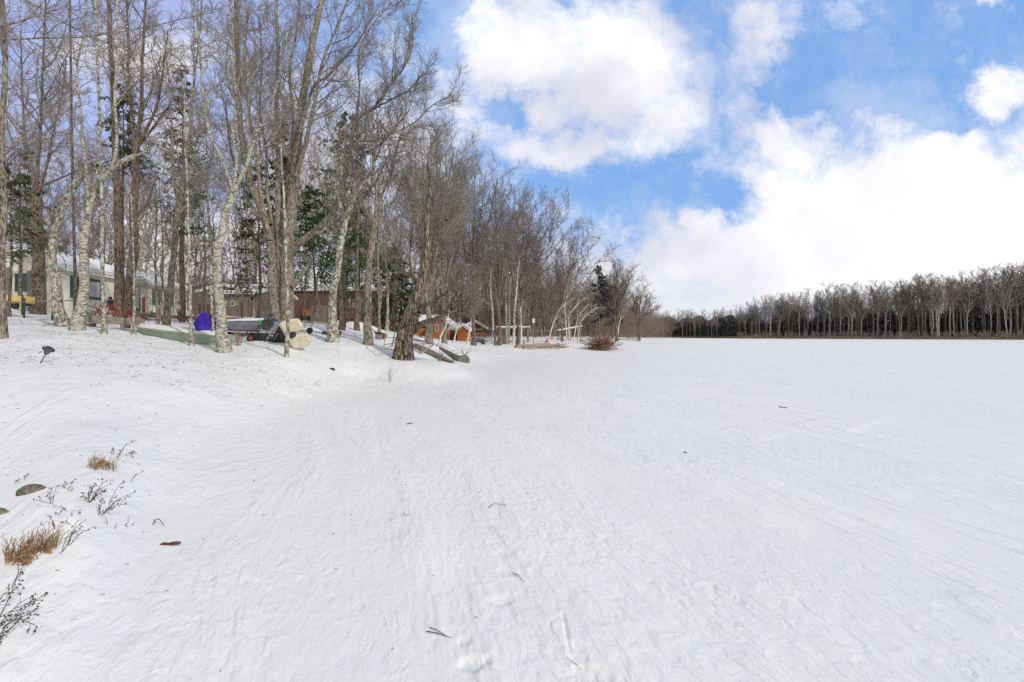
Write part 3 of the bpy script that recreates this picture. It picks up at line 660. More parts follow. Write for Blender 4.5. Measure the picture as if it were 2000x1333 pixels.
clump('vase_tree', 'dark multi limbed tree behind the small orange shed, third of the stepped row', 37, 925, 664, 325, 62, 6, 9, M_barkd, M_twigd, 43, 3.0, lean=12, n=12, n2=9, n3=6, rmin=.0075)
clump('vase_tree', 'open crowned tree above the maroon cottage, fourth of the stepped row', 42, 975, 665, 350, 55, 5, 8, M_barkd, M_twigg, 44, 3.0, lean=10, n=12, n2=9, n3=6, rmin=.008)
clump('spreading_tree', 'wide fan shaped tree above the white birches, fifth of the stepped row', 46, 1012, 668, 380, 88, 8, 7, M_barkd, M_twigd, 45, 3.0, lean=46, n=12, n2=9, n3=6, rmin=.009)
clump('fan_tree', 'smaller fan shaped tree leaning over the lake, sixth of the stepped row', 58, 1098, 664, 458, 62, 7, 4.5, M_barkd, M_twigd, 46, 3.0, lean=34, n=10, n2=8, n3=6, rmin=.011)
clump('round_tree', 'dense round crowned tree near the tip of the shore beside the tall dark pine', 80, 1205, 662, 518, 34, 6, 6, M_barkd, M_twigd, 47, 3.6, lean=8, n=12, n2=8, n3=6, rmin=.015)
clump('round_tree', 'lower round crowned tree ending the point of the shore', 98, 1248, 662, 572, 26, 5, 5, M_barkd, M_twigd, 48, 3.4, lean=6, n=10, n2=8, n3=6, rmin=.018)
# white birches of the middle shore
for i, (pts, w, lab) in enumerate([([(963, 662), (962, 610), (958, 560), (961, 505)], 5, 'white birch trunk left of the twin birches by the gazebo'),
        ([(989, 670), (989, 620), (988, 570), (993, 525)], 5, 'left one of the close twin white birches by the gazebo'), ([(993, 672), (995, 620), (996, 565), (1001, 530)], 5, 'right one of the close twin white birches by the gazebo'),
        ([(1003, 670), (1005, 610), (1009, 560), (1015, 500)], 6, 'brightest white birch trunk, just right of the twin birches'), ([(1018, 669), (1018, 640), (1017, 600)], 5, 'short grey birch trunk right of the brightest birch')]):
    hero('shore_birch', lab, 47 - i * .5, [(pts, w, 2.2, 0, (12, 1.6, .35))], M_birchw, M_twig, 60 + i, n2=6, n3=5, rmin=.011, group='white birches on the middle shore')
for i, (pts, w, lab) in enumerate([([(1070, 665), (1078, 640), (1090, 610), (1102, 596), (1118, 585)], 3.2, 'white birch bowed to the right beside the red boat'), ([(1112, 665), (1111, 640), (1113, 615), (1125, 598), (1142, 582)], 3, 'second bowed white birch, curving up over the lean-to'),
        ([(1120, 664), (1126, 630), (1137, 608), (1150, 594)], 2.5, 'third bowed white birch, thin and strongly curved'), ([(1128, 664), (1134, 630), (1150, 612), (1166, 600)], 2.2, 'fourth bowed white birch, lowest and farthest right'),
        ([(1107, 669), (1106, 640), (1103, 600), (1108, 575)], 3, 'upright birch standing among the bowed birches'), ([(1205, 664), (1210, 630), (1216, 600), (1222, 585)], 3, 'pale leaning birch near the dock at the tip of the shore'),
        ([(912, 676), (918, 640), (924, 605), (932, 560)], 4, 'thin white trunk right of the orange shed, leaning right'), ([(853, 690), (862, 655), (873, 630), (878, 600), (880, 560)], 5, 'crooked white birch rising beside the overturned boats'),
        ([(886, 668), (892, 645), (899, 628)], 4, 'short leaning stub of a tree before the orange shed'), ([(968, 674), (966, 655), (962, 648)], 7, 'broken shaggy stump left of the twin birches')]):
    dpt = [50, 52, 53, 54, 50, 90, 38, 26, 36, 42][i]
    hero('bowed_birch' if i < 5 else 'shore_sapling', lab, dpt, [(pts, w, w * .4, 0, (12 if i < 7 else 5, .03 * dpt, .3))], M_birchw if i != 9 else M_barkold, M_twig, 80 + i, n2=5, n3=4, rmin=.00024 * dpt, flare=1.1)
# evergreens
E = [(40, 30, 9.6, 'ragged hemlock with drooping green boughs before the left cottage window', 2.8, M_needled, .30, .45), (238, 26, 12.2, 'dark green hemlock climbing the big rough two stemmed tree', 1.6, M_needle, .62, .3), (356, 30, 15.2, 'narrow spruce with ragged top behind the bent grey tree', 1.8, M_needle, .35, .25),
     (398, 38, 10.5, 'sparse hemlock behind the slender trunk by the blue hull', 2.2, M_needled, .25, .45), (504, 30, 9.6, 'olive green hemlock in front of the brown house corner', 2.3, M_needled, .18, .3), (540, 24, 9.8, 'evergreen sprays around the fused maple trunks', 1.3, M_needle, .35, .35),
     (613, 29, 7.8, 'broad hemlock with flat green tiers left of the lichen flecked tree', 2.4, M_needle, .24, .15), (672, 27, 11.5, 'feathery white pine behind the lichen flecked tree', 2.6, M_needle, .28, .2), (705, 31, 7.6, 'dark tiered pine before the red house', 2.4, M_needle, .25, .15),
     (770, 46, 8.0, 'dense dark spruce left of the old leaning tree', 3.4, M_needled, .05, .0), (1170, 80, 11.6, 'tall dark pine rising near the tip of the shore', 2.4, M_needlefshade, .25, .35), 
     (1196, 96, 10.5, 'dark pine tucked behind the round crowned tree', 3.0, M_needlefshade, .25, .4), (20, 22, 6.4, 'low hemlock bough tree at the left edge', 2.4, M_needled, .38, .45)]
for i, (x, d, H, lab, spread, nm, t0, gaps) in enumerate(E):
    far = d > 40
    conifer(['hemlock_tree', 'spruce_tree', 'pine_tree'][0 if 'hemlock' in lab else (1 if 'spruce' in lab else 2)] if 'evergreen' not in lab else 'evergreen_tree', lab, at(x, d), H, 200 + i, nm, M_barkd, spread, t0, whorls=24 if not far else 20, per=6, nl=15 if not far else 8,
            size=0.105 if not far else 0.34, gaps=min(.68, gaps + .2), droop=.5, twn=8 if not far else 6)
# ---------------------------------------------------------------- the woods behind
def proto(name, seed, H, rt, rmin, bark, twig, forks=3, n1=9, n2=7, n3=5, t_crown=0.45, spread=.16, lean=0.0, l1=.22):
    rng = random.Random(seed); fy = t_crown * rng.uniform(.8, 1.1)
    wob = .009 if name == 'far_tree' else .028; wb = lambda k=1.0: rng.uniform(-wob, wob) * H * k
    st = [([(0, 0, 0), (lean * H * .04 + wb(.6), wb(.6), H * fy * .28), (lean * H * .1 + wb(.8), wb(.8), H * fy * .6), (lean * H * .22, rng.uniform(-.1, .1), H * fy)], rt, rt * .75, (2, H * l1 * .5, .6))]
    for k in range(forks):
        a = 2 * math.pi * (k + rng.random() * .6) / forks; sp = H * spread * rng.uniform(.5, 1.1)
        if k == 0: sp *= .4
        top = H * rng.uniform(.85, 1.0); b0 = (lean * H * .22, 0, H * fy * .97); lx = lean * H * .45
        st.append(([b0, (b0[0] + (math.cos(a) * sp * .45 + lx * .3) + wb(), math.sin(a) * sp * .45 + wb(), H * fy + (top - H * fy) * .35), (b0[0] + math.cos(a) * sp * .75 + lx * .7 + wb(), math.sin(a) * sp * .75 + wb(), H * fy + (top - H * fy) * .7), (b0[0] + math.cos(a) * sp + lx, math.sin(a) * sp, top)],
                   rt * .6, rmin * 1.5, (n1, H * l1, .1)))
    return stem_tree(name, '', (0, 0, 0), st, bark, twig, seed, n2=n2, n3=n3, rmin=rmin, sides=7, flare=1.3, trop=.14, cat='tree')
# H = 10 prototypes, scaled to place; one set for 30-60 m, one for 60-140 m, one for the far shore
mid = [proto('woodland_tree', 300 + i, 14.0, .08 + .02 * (i % 3), .0075, [M_bark, M_barkd, M_lichen][i % 3], [M_twig, M_twigr, M_twig][i % 3], forks=2 + i % 3, n1=10, n2=8, n3=5, spread=.14 + .03 * (i % 2)) for i in range(6)]
midb = [proto('woodland_tree', 320 + i, 14.0, .11, .0135, [M_barkd, M_bark][i % 2], [M_twigr, M_twigd, M_twig][i % 3], forks=2 + i % 3, n1=10, n2=8, n3=5, t_crown=.38, spread=.16, lean=(0, .25, .1, -.1, .15, 0)[i]) for i in range(6)]
far = [proto('far_tree', 340 + i, 18.0, .13 + .04 * (i % 3), .026, [M_farbark, M_farbark2][i % 2], M_fartwig, forks=2 + i % 3, n1=9, n2=7, n3=5, t_crown=.42 + .06 * (i % 3), spread=.10 + .04 * (i % 3), l1=.19) for i in range(6)]
USED = set()
def place(protos, rng, X, Y, H, Hp, label, group, rz=None):
    r = rng.choice(protos); s = H / Hp; loc = (X, Y, gz(X, Y) - .05); rz = rng.uniform(0, 6.28) if rz is None else rz
    sz = s; s = s * rng.uniform(.85, 1.15)
    if r.name not in USED:
        USED.add(r.name); r.location = loc; r.rotation_euler = (0, 0, rz); r.scale = (s, s, sz)
    else: r = copy_thing(r, loc, rz, s, sz=sz)
    r['label'] = label; r['group'] = group; return r
rng = random.Random(77)
def yo(x): return float(np.interp(x, [-50, 100, 300, 500, 700, 800, 860, 920, 980, 1040, 1100, 1150, 1200, 1250, 1300, 1330], [120, 150, 130, 150, 250, 290, 300, 330, 370, 400, 480, 525, 530, 575, 606, 612]))
# between and just behind the cottages
for i in range(34):
    x = -20 + (i + rng.random()) * 880 / 34; d = rng.uniform(33, 50) if x > 380 and i % 2 else rng.uniform(50, 60)
    X = (x - 1000) / 1000 * d
    if x < 520 and i % 4 == 1: continue
    H = min(19.0, (653 - (yo(x) + rng.uniform(0, 130))) * d / 1000 + EYE - gz(X, d))
    place(mid, rng, X, d, H, 14, 'bare tree in the yard woods between and close behind the cottages', 'bare trees close behind the cottages')
for i in range(50):
    x = -30 + (i + rng.random()) * 900 / 50; d = rng.uniform(62, 105); X = (x - 1000) / 1000 * d
    place(midb, rng, X, d, rng.uniform(12, 18), 14, 'thin bare tree in the deep brown woods far behind the cottages', 'bare trees of the deep woods behind the cottages')
# the shore running away to the right
for i in range(58):
    x = 840 + (i + rng.random()) * 450 / 58; d = np.interp(x, [800, 950, 980, 1050, 1150, 1230, 1290], [76, 78, 66, 66, 88, 125, 200]) * rng.uniform(1.0, 1.22); X = (x - 1000) / 1000 * d
    H = np.clip((653 - (yo(x) + (rng.uniform(25, 190) if x < 1150 else rng.uniform(5, 45)))) * d / 1000 + EYE - gz(X, d), 3, 18)
    place(midb, rng, X, d, float(H), 14, 'bare brown tree in the wood that follows the curving shore to its tip', 'bare trees along the curving left shore')

def shore_y(u): return float(np.interp(u, [0.2, 0.30, 0.45, 0.75, 1.0, 2.0], [215, 212, 176, 153, 140, 102]))
def yr(x): return float(np.interp(x, [1285, 1440, 1450, 1480, 1560, 1700, 1790, 1850, 1920, 2000, 2150], [608, 606, 602, 590, 574, 563, 551, 544, 536, 529, 520]))
rng = random.Random(99)
for i in range(112):
    x = 1447 + (i + rng.uniform(-1.6, 1.6)) * 640 / 112; u = (x - 1000) / 1000; d = shore_y(u) + rng.uniform(1, 9); X = u * d
    H = (653 - (yr(x) + rng.uniform(-13, 22))) * d / 1000 + EYE - gz(X, d)
    r = place(far, rng, X, d, H, 18, 'pale slender trunk in the front row of the wood across the lake', 'front row of trees across the lake'); r.rotation_euler[0] = rng.gauss(0, .035); r.rotation_euler[1] = rng.gauss(0, .035)
for i in range(34):
    x = 1284 + (i + rng.random()) * 165 / 34; u = (x - 1000) / 1000; d = shore_y(u) + rng.uniform(2, 20); X = u * d
    H = (653 - (yr(x) + rng.uniform(-4, 14))) * d / 1000 + EYE - gz(X, d)
    place(far, rng, X, d, H, 18, 'small grey tree on the low farthest shore at the head of the lake', 'small trees at the head of the lake')
for r in mid + midb + far:                       # prototypes that found no place
    if r.name not in USED:
        for c in list(r.children): bpy.data.objects.remove(c)
        bpy.data.objects.remove(r)

def mass(name, label, cat, V, F, material): return tag(mesh_np(name, V, F, material), label, cat, None, 'stuff')
# depth of the far wood: flecks coloured for its inner shade, and countless saplings
nr = np.random.default_rng(5)
def quads(P, size, nr, flat=1.0):
    M = len(P); a = unit(nr.normal(size=(M, 3)) * np.array([1, 1, flat])); b = unit(np.cross(a, nr.normal(size=(M, 3))))
    L = (size * nr.uniform(.5, 1.4, M))[:, None]
    V = np.stack([P - a * L, P + b * L * .35, P + a * L, P - b * L * .35], 1).reshape(-1, 3)
    return V, np.arange(len(V)).reshape(-1, 4)
M = 60000
x = nr.uniform(1440, 2180, M) + 0; u = (x - 1000) / 1000; d = np.interp(u, [0.2, 0.30, 0.45, 0.75, 1.0, 2.0], [215, 212, 176, 153, 140, 102]) + 7 + nr.random(M) ** 1.3 * 30
Ht = (653 - np.interp(x, [1440, 1450, 1480, 1560, 1700, 1790, 1850, 1920, 2000, 2150], [606, 602, 590, 574, 563, 551, 544, 536, 529, 520])) * d / 1000 + 1
z = Ht * nr.random(M) ** 1.5 * (.50 + .2 * np.array([math.sin(v * .11) * math.sin(v * .037) for v in x]))
P = np.stack([u * d, d, ground(u * d, d) + z], -1)
V1, F1 = quads(P, .55, nr)
# thin upright stems inside the mass
M = 1500
x = nr.uniform(1440, 2180, M); u = (x - 1000) / 1000; d = np.interp(u, [0.2, 0.30, 0.45, 0.75, 1.0, 2.0], [215, 212, 176, 153, 140, 102]) + nr.uniform(6, 26, M)
Ht = ((653 - np.interp(x, [1440, 1450, 1480, 1560, 1700, 1790, 1850, 1920, 2000, 2150], [606, 602, 590, 574, 563, 551, 544, 536, 529, 520])) * d / 1000) * nr.uniform(.5, .98, M)
X = u * d; g0 = ground(X, d); s = np.linspace(0, 1, 5)
P = np.stack([X[:, None] + nr.normal(size=(M, 1)) * .5 * s, d[:, None] + 0 * s[None], g0[:, None] + Ht[:, None] * s[None]], -1)
Rr = (.07 * (1 - .7 * s))[None] * nr.uniform(.6, 1.4, (M, 1))
V2, F2 = tube_arrays(P, Rr, 3)
cr = np.random.default_rng(8); A = grow(cr, P, Rr, 7, .4, 1, (25, 50), 0, 4, .2, .1, .02, .011, .3, labs=3.0); V3, F3 = tube_arrays(*A, 3)
Bq = grow(cr, *A, 4, .2, 1, (25, 50), .5, 3, .2, .1, .017, .011, .3); V4, F4 = tube_arrays(*Bq, 3)
mass('forest_inner_shade', 'dark flecks filling the wood across the lake, coloured as its inner shade', 'forest', V1, [F1], M_needlefshade)
mass('forest', 'mass of grey trees standing behind the front row across the lake', 'forest', np.concatenate([V2, V3, V4]), [np.concatenate([F2, F3 + len(V2), F4 + len(V2) + len(V3)])], M_fartwig)
# head of the lake
M = 22000; x = nr.uniform(1262, 1460, M); u = (x - 1000) / 1000; d = np.interp(u, [0.2, 0.30, 0.45], [215, 212, 176]) + 6 + nr.random(M) * 25
hh = 8.5 * (.85 + .15 * np.sin(x * .16) * np.sin(x * .049)); z = hh * nr.random(M) ** 1.4
V1, F1 = quads(np.stack([u * d, d, ground(u * d, d) + z], -1), .55, nr); mass('distant_woods', 'low dark woods at the head of the lake', 'forest', V1, [F1], mat('woods_grey_green', (0.06, 0.065, 0.055), (0.12, 0.115, 0.10), .2, .9))
# reeds along the far edge
M = 9000; u = nr.uniform(.255, 1.2, M); d = np.interp(u, [0.2, 0.30, 0.45, 0.75, 1.0, 2.0], [215, 212, 176, 153, 140, 102]) - 3 + nr.random(M) * 5; X = u * d; g0 = ground(X, d); h = nr.uniform(.2, .9, M)
P = np.stack([np.stack([X, d, g0 - .1], -1), np.stack([X + nr.normal(size=M) * .25, d, g0 + h], -1)], 1); Rr = np.stack([np.full(M, .06), np.full(M, .025)], 1)
V1, F1 = tube_arrays(P, Rr, 3); M_reed = mat('reed_brown', (0.15, 0.085, 0.05), (0.22, 0.16, 0.10), .3, .9)
mass('reeds', 'strip of rusty brown reeds along the far edge of the ice', 'reeds', V1, [F1], M_reed)
# brush under the trees of the near shore
def brush(name, label, x0, x1, dl, dh, n, h0, h1, rm, seed, mt, cluster=0):
    r = np.random.default_rng(seed); x = r.uniform(x0, x1, n); d = np.interp(x, *dl) * (1 + dh * r.random(n)); X = (x - 1000) / 1000 * d; g0 = ground(X, d); h = r.uniform(h0, h1, n)
    s = np.linspace(0, 1, 5); bend = r.normal(size=(n, 2)) * .28
    P = np.stack([X[:, None] + (bend[:, :1] * h[:, None]) * s ** 1.7, d[:, None] + (bend[:, 1:] * h[:, None]) * s ** 1.7, g0[:, None] - .05 + h[:, None] * s], -1)
    Rr = rm * 1.6 * (1.05 - .6 * s)[None] * r.uniform(.6, 1.4, (n, 1)); A = grow(r, P, Rr, 7, .2, 1, (20, 60), .45, 4, .2, .1, rm, .011, .3); B_ = grow(r, *A, 4, .2, 1, (20, 60), .5, 3, .2, .1, rm * .8, .011, .3)
    a = [tube_arrays(P, Rr, 3), tube_arrays(*A, 3), tube_arrays(*B_, 3)]; off = 0; Fs = []
    for v, f in a: Fs.append(f + off); off += len(v)
    mass(name, label, 'undergrowth', np.concatenate([v for v, f in a]), [np.concatenate(Fs)], mt)
brush('undergrowth', 'tangle of brown brush under the trees of the curving shore', 800, 1290, ([800, 950, 980, 1050, 1150, 1230, 1290], [76, 78, 68, 70, 92, 130, 200]), .30, 1500, 2.0, 6.5, .018, 31, M_twigr)
brush('undergrowth', 'brown saplings and brush in the woods behind the cottages', -30, 800, ([-30, 400, 800], [62, 62, 58]), .4, 700, 2.0, 6.0, .016, 32, M_twigr)
brush('undergrowth', 'tall brown thicket tapering along the shore to its tip', 1120, 1312, ([1120, 1150, 1230, 1290, 1312], [86, 96, 132, 190, 205]), .22, 1300, 3.0, 8.5, .028, 33, M_twigr)
brush('undergrowth', 'pale brown saplings along the middle shore behind the birches', 940, 1180, ([940, 1050, 1180], [66, 68, 88]), .15, 420, 4.0, 10.0, .018, 34, M_twig)
brush('undergrowth', 'grey brush at the foot of the wood across the lake', 1440, 2150, ([1300, 1450, 1750, 2000, 2150], [212, 176, 153, 140, 128]), .03, 800, .5, 2.3, .03, 35, M_fartwig)
brush('undergrowth', 'thin brown saplings and twigs between the yard trees', 215, 770, ([215, 500, 770], [25, 27, 30]), .6, 190, 1.2, 4.2, .006, 36, M_twig)
# ---------------------------------------------------------------- cottages
M_cream = siding('cream_boards', (0.70, 0.66, 0.53), (0.78, 0.75, 0.64), 0.30)
M_brownsd = siding('brown_clapboard', (0.17, 0.135, 0.105), (0.21, 0.165, 0.13), 0.16, 'z')
M_redsd = siding('red_clapboard', (0.12, 0.05, 0.036), (0.165, 0.07, 0.05), 0.18, 'z')
M_orangesd = siding('orange_boards', (0.40, 0.125, 0.03), (0.48, 0.17, 0.05), 0.18, 'z')
M_maroonsd = siding('maroon_boards', (0.12, 0.035, 0.03), (0.16, 0.05, 0.04), 0.18, 'z')
M_greyb = siding('grey_planks', (0.20, 0.18, 0.155), (0.31, 0.28, 0.24), 0.2, 'z')
M_green = mat('green_paint', (0.015, 0.10, 0.07), (0.02, 0.13, 0.09), 4, .5)
M_white = mat('white_paint', (0.72, 0.72, 0.70), (0.78, 0.78, 0.76), 3, .5)
M_lime = mat('lime_paint', (0.42, 0.72, 0.10), None, 1, .5)
M_glass = mat('window_glass', (0.025, 0.03, 0.035), (0.05, 0.055, 0.06), 1.5, .06, spec=.8)
M_curtain = mat('curtain_white', (0.55, 0.55, 0.58), (0.42, 0.42, 0.48), 2.5, .35, spec=.6)
M_shingle = mat('roof_shingle', (0.10, 0.075, 0.06), (0.15, 0.115, 0.09), 8, .9, .5, 30)
M_deck = mat('deck_brown', (0.17, 0.060, 0.030), (0.25, 0.10, 0.05), 5, .75, .3, 20, (6, 1, 1))
M_decko = mat('deck_orange', (0.46, 0.17, 0.06), (0.55, 0.24, 0.10), 5, .7)
M_wood = mat('weathered_wood', (0.18, 0.15, 0.12), (0.34, 0.30, 0.25), 5, .9, .8, 14, (1, 5, 5))
M_black = mat('black_plastic', (0.012, 0.012, 0.013), (0.03, 0.03, 0.03), 8, .45)
M_gutter = mat('gutter_tan', (0.42, 0.36, 0.29), None, 1, .5)
def wall_x(P0, P1, x):
    """distance along the wall line P0-P1 at pixel column x"""
    u = (x - 1000) / 1000; dx, dy = P1[0] - P0[0], P1[1] - P0[1]; t = (u * P0[1] - P0[0]) / (dx - u * dy); return t * math.hypot(dx, dy)
def wall_z(P0, P1, x, y, z0):
    L = math.hypot(P1[0] - P0[0], P1[1] - P0[1]); t = wall_x(P0, P1, x) / L; d = P0[1] + t * (P1[1] - P0[1]); return EYE + (HY - y) / 1000 * d - z0
def window(root, s0, z0, s1, z1, fm, gm=None, muntin=0, fw=.07, y=0.0, name='window', label=None):
    f = MB(); pr = .06
    for (a, b, c, e) in ((s0, z0, s1, z0 + fw), (s0, z1 - fw, s1, z1), (s0, z0 + fw, s0 + fw, z1 - fw), (s1 - fw, z0 + fw, s1, z1 - fw)): f.box(((a + c) / 2, y - pr / 2, (b + e) / 2), (c - a, pr, e - b))
    for k in range(muntin): xx = s0 + (s1 - s0) * (k + 1) / (muntin + 1); f.box((xx, y - pr / 2 + .005, (z0 + z1) / 2), (.035, pr - .02, z1 - z0 - 2 * fw))
    w = f.build(name, fm, root)
    if label: w['label'] = label
    MB().box(((s0 + s1) / 2, y - .012, (z0 + z1) / 2), (s1 - s0 - 2 * fw + .004, .02, z1 - z0 - 2 * fw + .004)).build('pane', gm or M_glass, w)
    return w
def house(name, label, P0, P1, D, z0, hw, hr, wm, ridge='x', over=.4, snow=True, cat='cottage', trim=None, sn=.14):
    L = math.hypot(P1[0] - P0[0], P1[1] - P0[1]); rz = math.atan2(P1[1] - P0[1], P1[0] - P0[0])
    root = thing(name, label, cat, (P0[0], P0[1], z0), rz); b = MB(); base = -1.2
    if ridge == 'x': b.prism([(0, base), (D, base), (D, hw), (D / 2, hr), (0, hw)], 0, L, 'x'); span = D
    else: b.prism([(0, base), (L, base), (L, hw), (L / 2, hr), (0, hw)], 0, D, 'y'); span = L
    b.build('wall', wm, root)
    k = (hr - hw) / (span / 2); r, sw = MB(), MB()
    for sgn in (0, 1):
        def q(t, dz): tt = t if sgn == 0 else span - t; return (tt, hw + k * t + dz)
        lo, hi = -over, span / 2
        def slab(m, lo, hi, a, c, e0, e1):
            pts = [q(lo, a), q(hi, a), q(hi, c), q(lo, c)]
            if sgn: pts = pts[::-1]
            m.prism(pts, e0, e1, 'x' if ridge == 'x' else 'y')
        E = L if ridge == 'x' else D
        slab(r, lo, hi, .02, .16, -over, E + over)
        if snow: slab(sw, lo + .04, hi, .163, .163 + sn, -over + .03, E + over - .03)
    ro = r.build('roof', trim or M_shingle, root)
    if snow:
        s = sw.build('snow_cover', M_roofsnow, ro, bevel=.05)
    return root, L
# white cottage beside the birches
P0, P1 = px(130, 0, 32)[:2], px(363, 0, 46)[:2]; Z0 = 3.15
wc, L = house('white_cottage', 'long cream board cottage with green shutters and snowy roof behind the birches', P0, P1, 8.0, Z0, 2.42, 3.75, M_cream, trim=M_white)
sx = lambda x: wall_x(P0, P1, x)
window(wc, sx(148), .85, sx(155), 2.05, M_green, fw=.06, label='narrow green framed window')
MB().box((sx(135) + (sx(144) - sx(135)) / 2, -.03, 1.4), (sx(144) - sx(135), .05, 1.35)).build('shutter', M_green, wc)
window(wc, sx(164), .72, sx(197), 2.08, M_green, M_curtain, fw=.16, label='large green framed window with white curtain')
dr = MB().box(((sx(249) + sx(272)) / 2, -.03, 1.02), (sx(272) - sx(249), .06, 2.04)).build('door', M_green, wc)
MB().box(((sx(249) + sx(272)) / 2, -.07, 1.15), ((sx(272) - sx(249)) * .72, .02, 1.55)).build('pane', M_curtain, dr)
MB().tube([(sx(252), -.08, 1.0), (sx(252), -.13, 1.0), (sx(252), -.13, 1.12)], .015, 6).build('handle', M_white, dr)
for a, c in ((297, 303), (333, 338)):
    MB().box(((sx(a) + sx(c)) / 2, -.03, 1.4), (sx(c) - sx(a), .05, 1.25)).build('shutter', M_green, wc)
window(wc, sx(305), .8, sx(316), 2.02, M_green, fw=.08)
window(wc, sx(320), .8, sx(331), 2.02, M_green, fw=.08)
MB().box((sx(275), -.05, 1.2), (.16, .08, 2.4)).build('corner_board', M_white, wc)
MB().box((sx(130) + .1, -.03, 1.2), (.2, .05, 2.4)).box((L - .1, -.03, 1.2), (.2, .05, 2.4)).build('corner_board', M_white, wc)
# gabled left wing
Q0, Q1 = px(-150, 0, 30.9)[:2], px(112, 0, 31.4)[:2]
wg, L2 = house('cottage_wing', 'cream gabled cottage wing with dark window at the left edge', Q0, Q1, 7.0, 3.0, 2.75, 4.1, M_cream, 'y', trim=M_white, cat='cottage')
window(wg, wall_x(Q0, Q1, 30), 1.15, wall_x(Q0, Q1, 61), 2.25, M_green, fw=.07)
MB().box((wall_x(Q0, Q1, 8), -.12, .9), (.75, .2, 3.4)).build('plank_panel', M_greyb, wg)
MB().box((wall_x(Q0, Q1, 75), -.12, .9), (.95, .2, 3.0)).build('plank_panel', M_greyb, wg)
# brown house with lime shutters
P0, P1 = px(418, 0, 47)[:2], px(503, 0, 47)[:2]
bh, L = house('brown_house', 'taupe clapboard house with lime green shutters behind the maple clump', P0, P1, 8, 3.1, 2.15, 3.15, M_brownsd, trim=M_white, cat='house', over=.3)
sx = lambda x: wall_x(P0, P1, x); sz = lambda y: wall_z(P0, P1, 460, y, 3.1)
window(bh, sx(450.5), sz(598), sx(458), sz(588), M_white, fw=.06)
for a, c in ((440, 446), (460, 464)): MB().box(((sx(a) + sx(c)) / 2, -.03, sz(592.5)), (sx(c) - sx(a), .05, .5)).build('shutter', M_lime, bh)
MB().tube([(L - .12, -.3, 2.1), (L - .3, -.25, 1.95), (L - .3, -.08, 1.8), (L - .3, -.08, -.1)], .05, 8).build('downpipe', M_gutter, bh)
P0, P1 = px(503, 0, 47.4)[:2], px(560, 0, 55)[:2]
b2, L = house('brown_annex', 'plain taupe clapboard wall of the house wing right of the downpipe', P0, P1, 6, 3.05, 2.1, 2.9, M_brownsd, trim=M_white, cat='house', over=.2)
MB().box((L / 2, -.04, .15), (L, .06, .7)).build('foundation', M_gutter, b2)
# red two storey house
P0, P1 = px(566, 0, 58)[:2], px(745, 0, 58)[:2]; z0 = 1.9
rh, L = house('red_house', 'two storey dark red house with long balcony seen between the grey trunks', P0, P1, 8, z0, 4.6, 5.6, M_redsd, trim=M_white, cat='house')
sx = lambda x: wall_x(P0, P1, x); sz = lambda y: wall_z(P0, P1, 650, y, z0)
for a, c in ((672, 684), (689, 696), (703, 709), (718, 734)): window(rh, sx(a), sz(601), sx(c), sz(585), M_white, muntin=1, fw=.08)
window(rh, sx(680), 0.1, sx(716), 1.75, M_white, muntin=2, fw=.08, name='patio_door')
MB().box(((sx(592) + sx(606)) / 2, -.04, sz(611)), (sx(606) - sx(592), .07, .8)).build('orange_panel', M_orangesd, rh)
MB().box(((sx(588) + sx(606)) / 2, -.03, sz(621)), (sx(606) - sx(588), .06, .7)).build('crawl_opening', M_black, rh)
MB().box(((sx(607) + sx(640)) / 2, -.05, 1.2), (sx(640) - sx(607), .09, 3.4)).build('grey_panel', M_greyb, rh)
bal = MB().box(((sx(652) + sx(746)) / 2, -1.1, sz(620)), (sx(746) - sx(652), 2.2, .3)); 
bal = bal.build('balcony', M_deck, rh)
m = MB(); xa, xb = sx(652), sx(746)
m.box(((xa + xb) / 2, -2.15, sz(603)), (xb - xa, .08, .1)).box(((xa + xb) / 2, -2.15, sz(615)), (xb - xa, .06, .08))
for k in range(34): m.box((xa + .05 + (xb - xa - .1) * k / 33, -2.15, sz(609)), (.06, .05, .72))
m.build('railing', M_deck, bal)
for xx in (655, 685, 715, 745): MB().box((sx(xx), -2.05, sz(637)), (.16, .16, 2.1)).build('post', M_deck, bal)
# small orange cottages and sheds down the shore
def gabled(name, label, xa, xb, d, ypeak, yeave, ybase, wm, D=6, wins=(), over=.35, cat='cottage', d2=None):
    P0, P1 = px(xa, 0, d)[:2], px(xb, 0, d2 or d)[:2]; z0 = EYE + (HY - ybase) / 1000 * d
    h, L = house(name, label, P0, P1, D, z0, (ybase - yeave) / 1000 * d, (ybase - ypeak) / 1000 * d, wm, 'y', over, cat=cat, trim=M_white, sn=.2)
    for (a, y0, c, y1) in wins: window(h, wall_x(P0, P1, a), (ybase - y1) / 1000 * d, wall_x(P0, P1, c), (ybase - y0) / 1000 * d, M_white, muntin=1, fw=.07)
    return h, P0, P1, z0, d
gabled('orange_shed', 'bright orange gable end glimpsed just right of the red house', 728, 747, 66, 627, 637, 647, M_orangesd, 4, cat='shed')
gabled('orange_cottage', 'orange cottage half hidden behind the old leaning tree', 763, 800, 66, 623, 639, 657, M_orangesd, 7, [(770, 636, 780, 644)])
P0, P1 = px(806, 0, 64)[:2], px(846, 0, 64)[:2]; z0 = EYE + (HY - 658) / 1000 * 64
house('orange_cottage', 'low orange cottage wall with snowy roof between the trunks', P0, P1, 6, z0, 1.5, 2.5, M_orangesd, trim=M_white, sn=.2)
gabled('orange_cottage', 'orange gabled cottage with white framed windows behind the crooked birch', 842, 876, 60, 621, 633, 660, M_orangesd, 7, [(850, 634, 857, 648), (864, 634, 871, 648)])
gabled('tool_shed', 'small bright orange shed with peaked snowy roof left of the maroon cottage', 893, 915, 53, 638, 646, 663, M_orangesd, 3, cat='shed', over=.2)
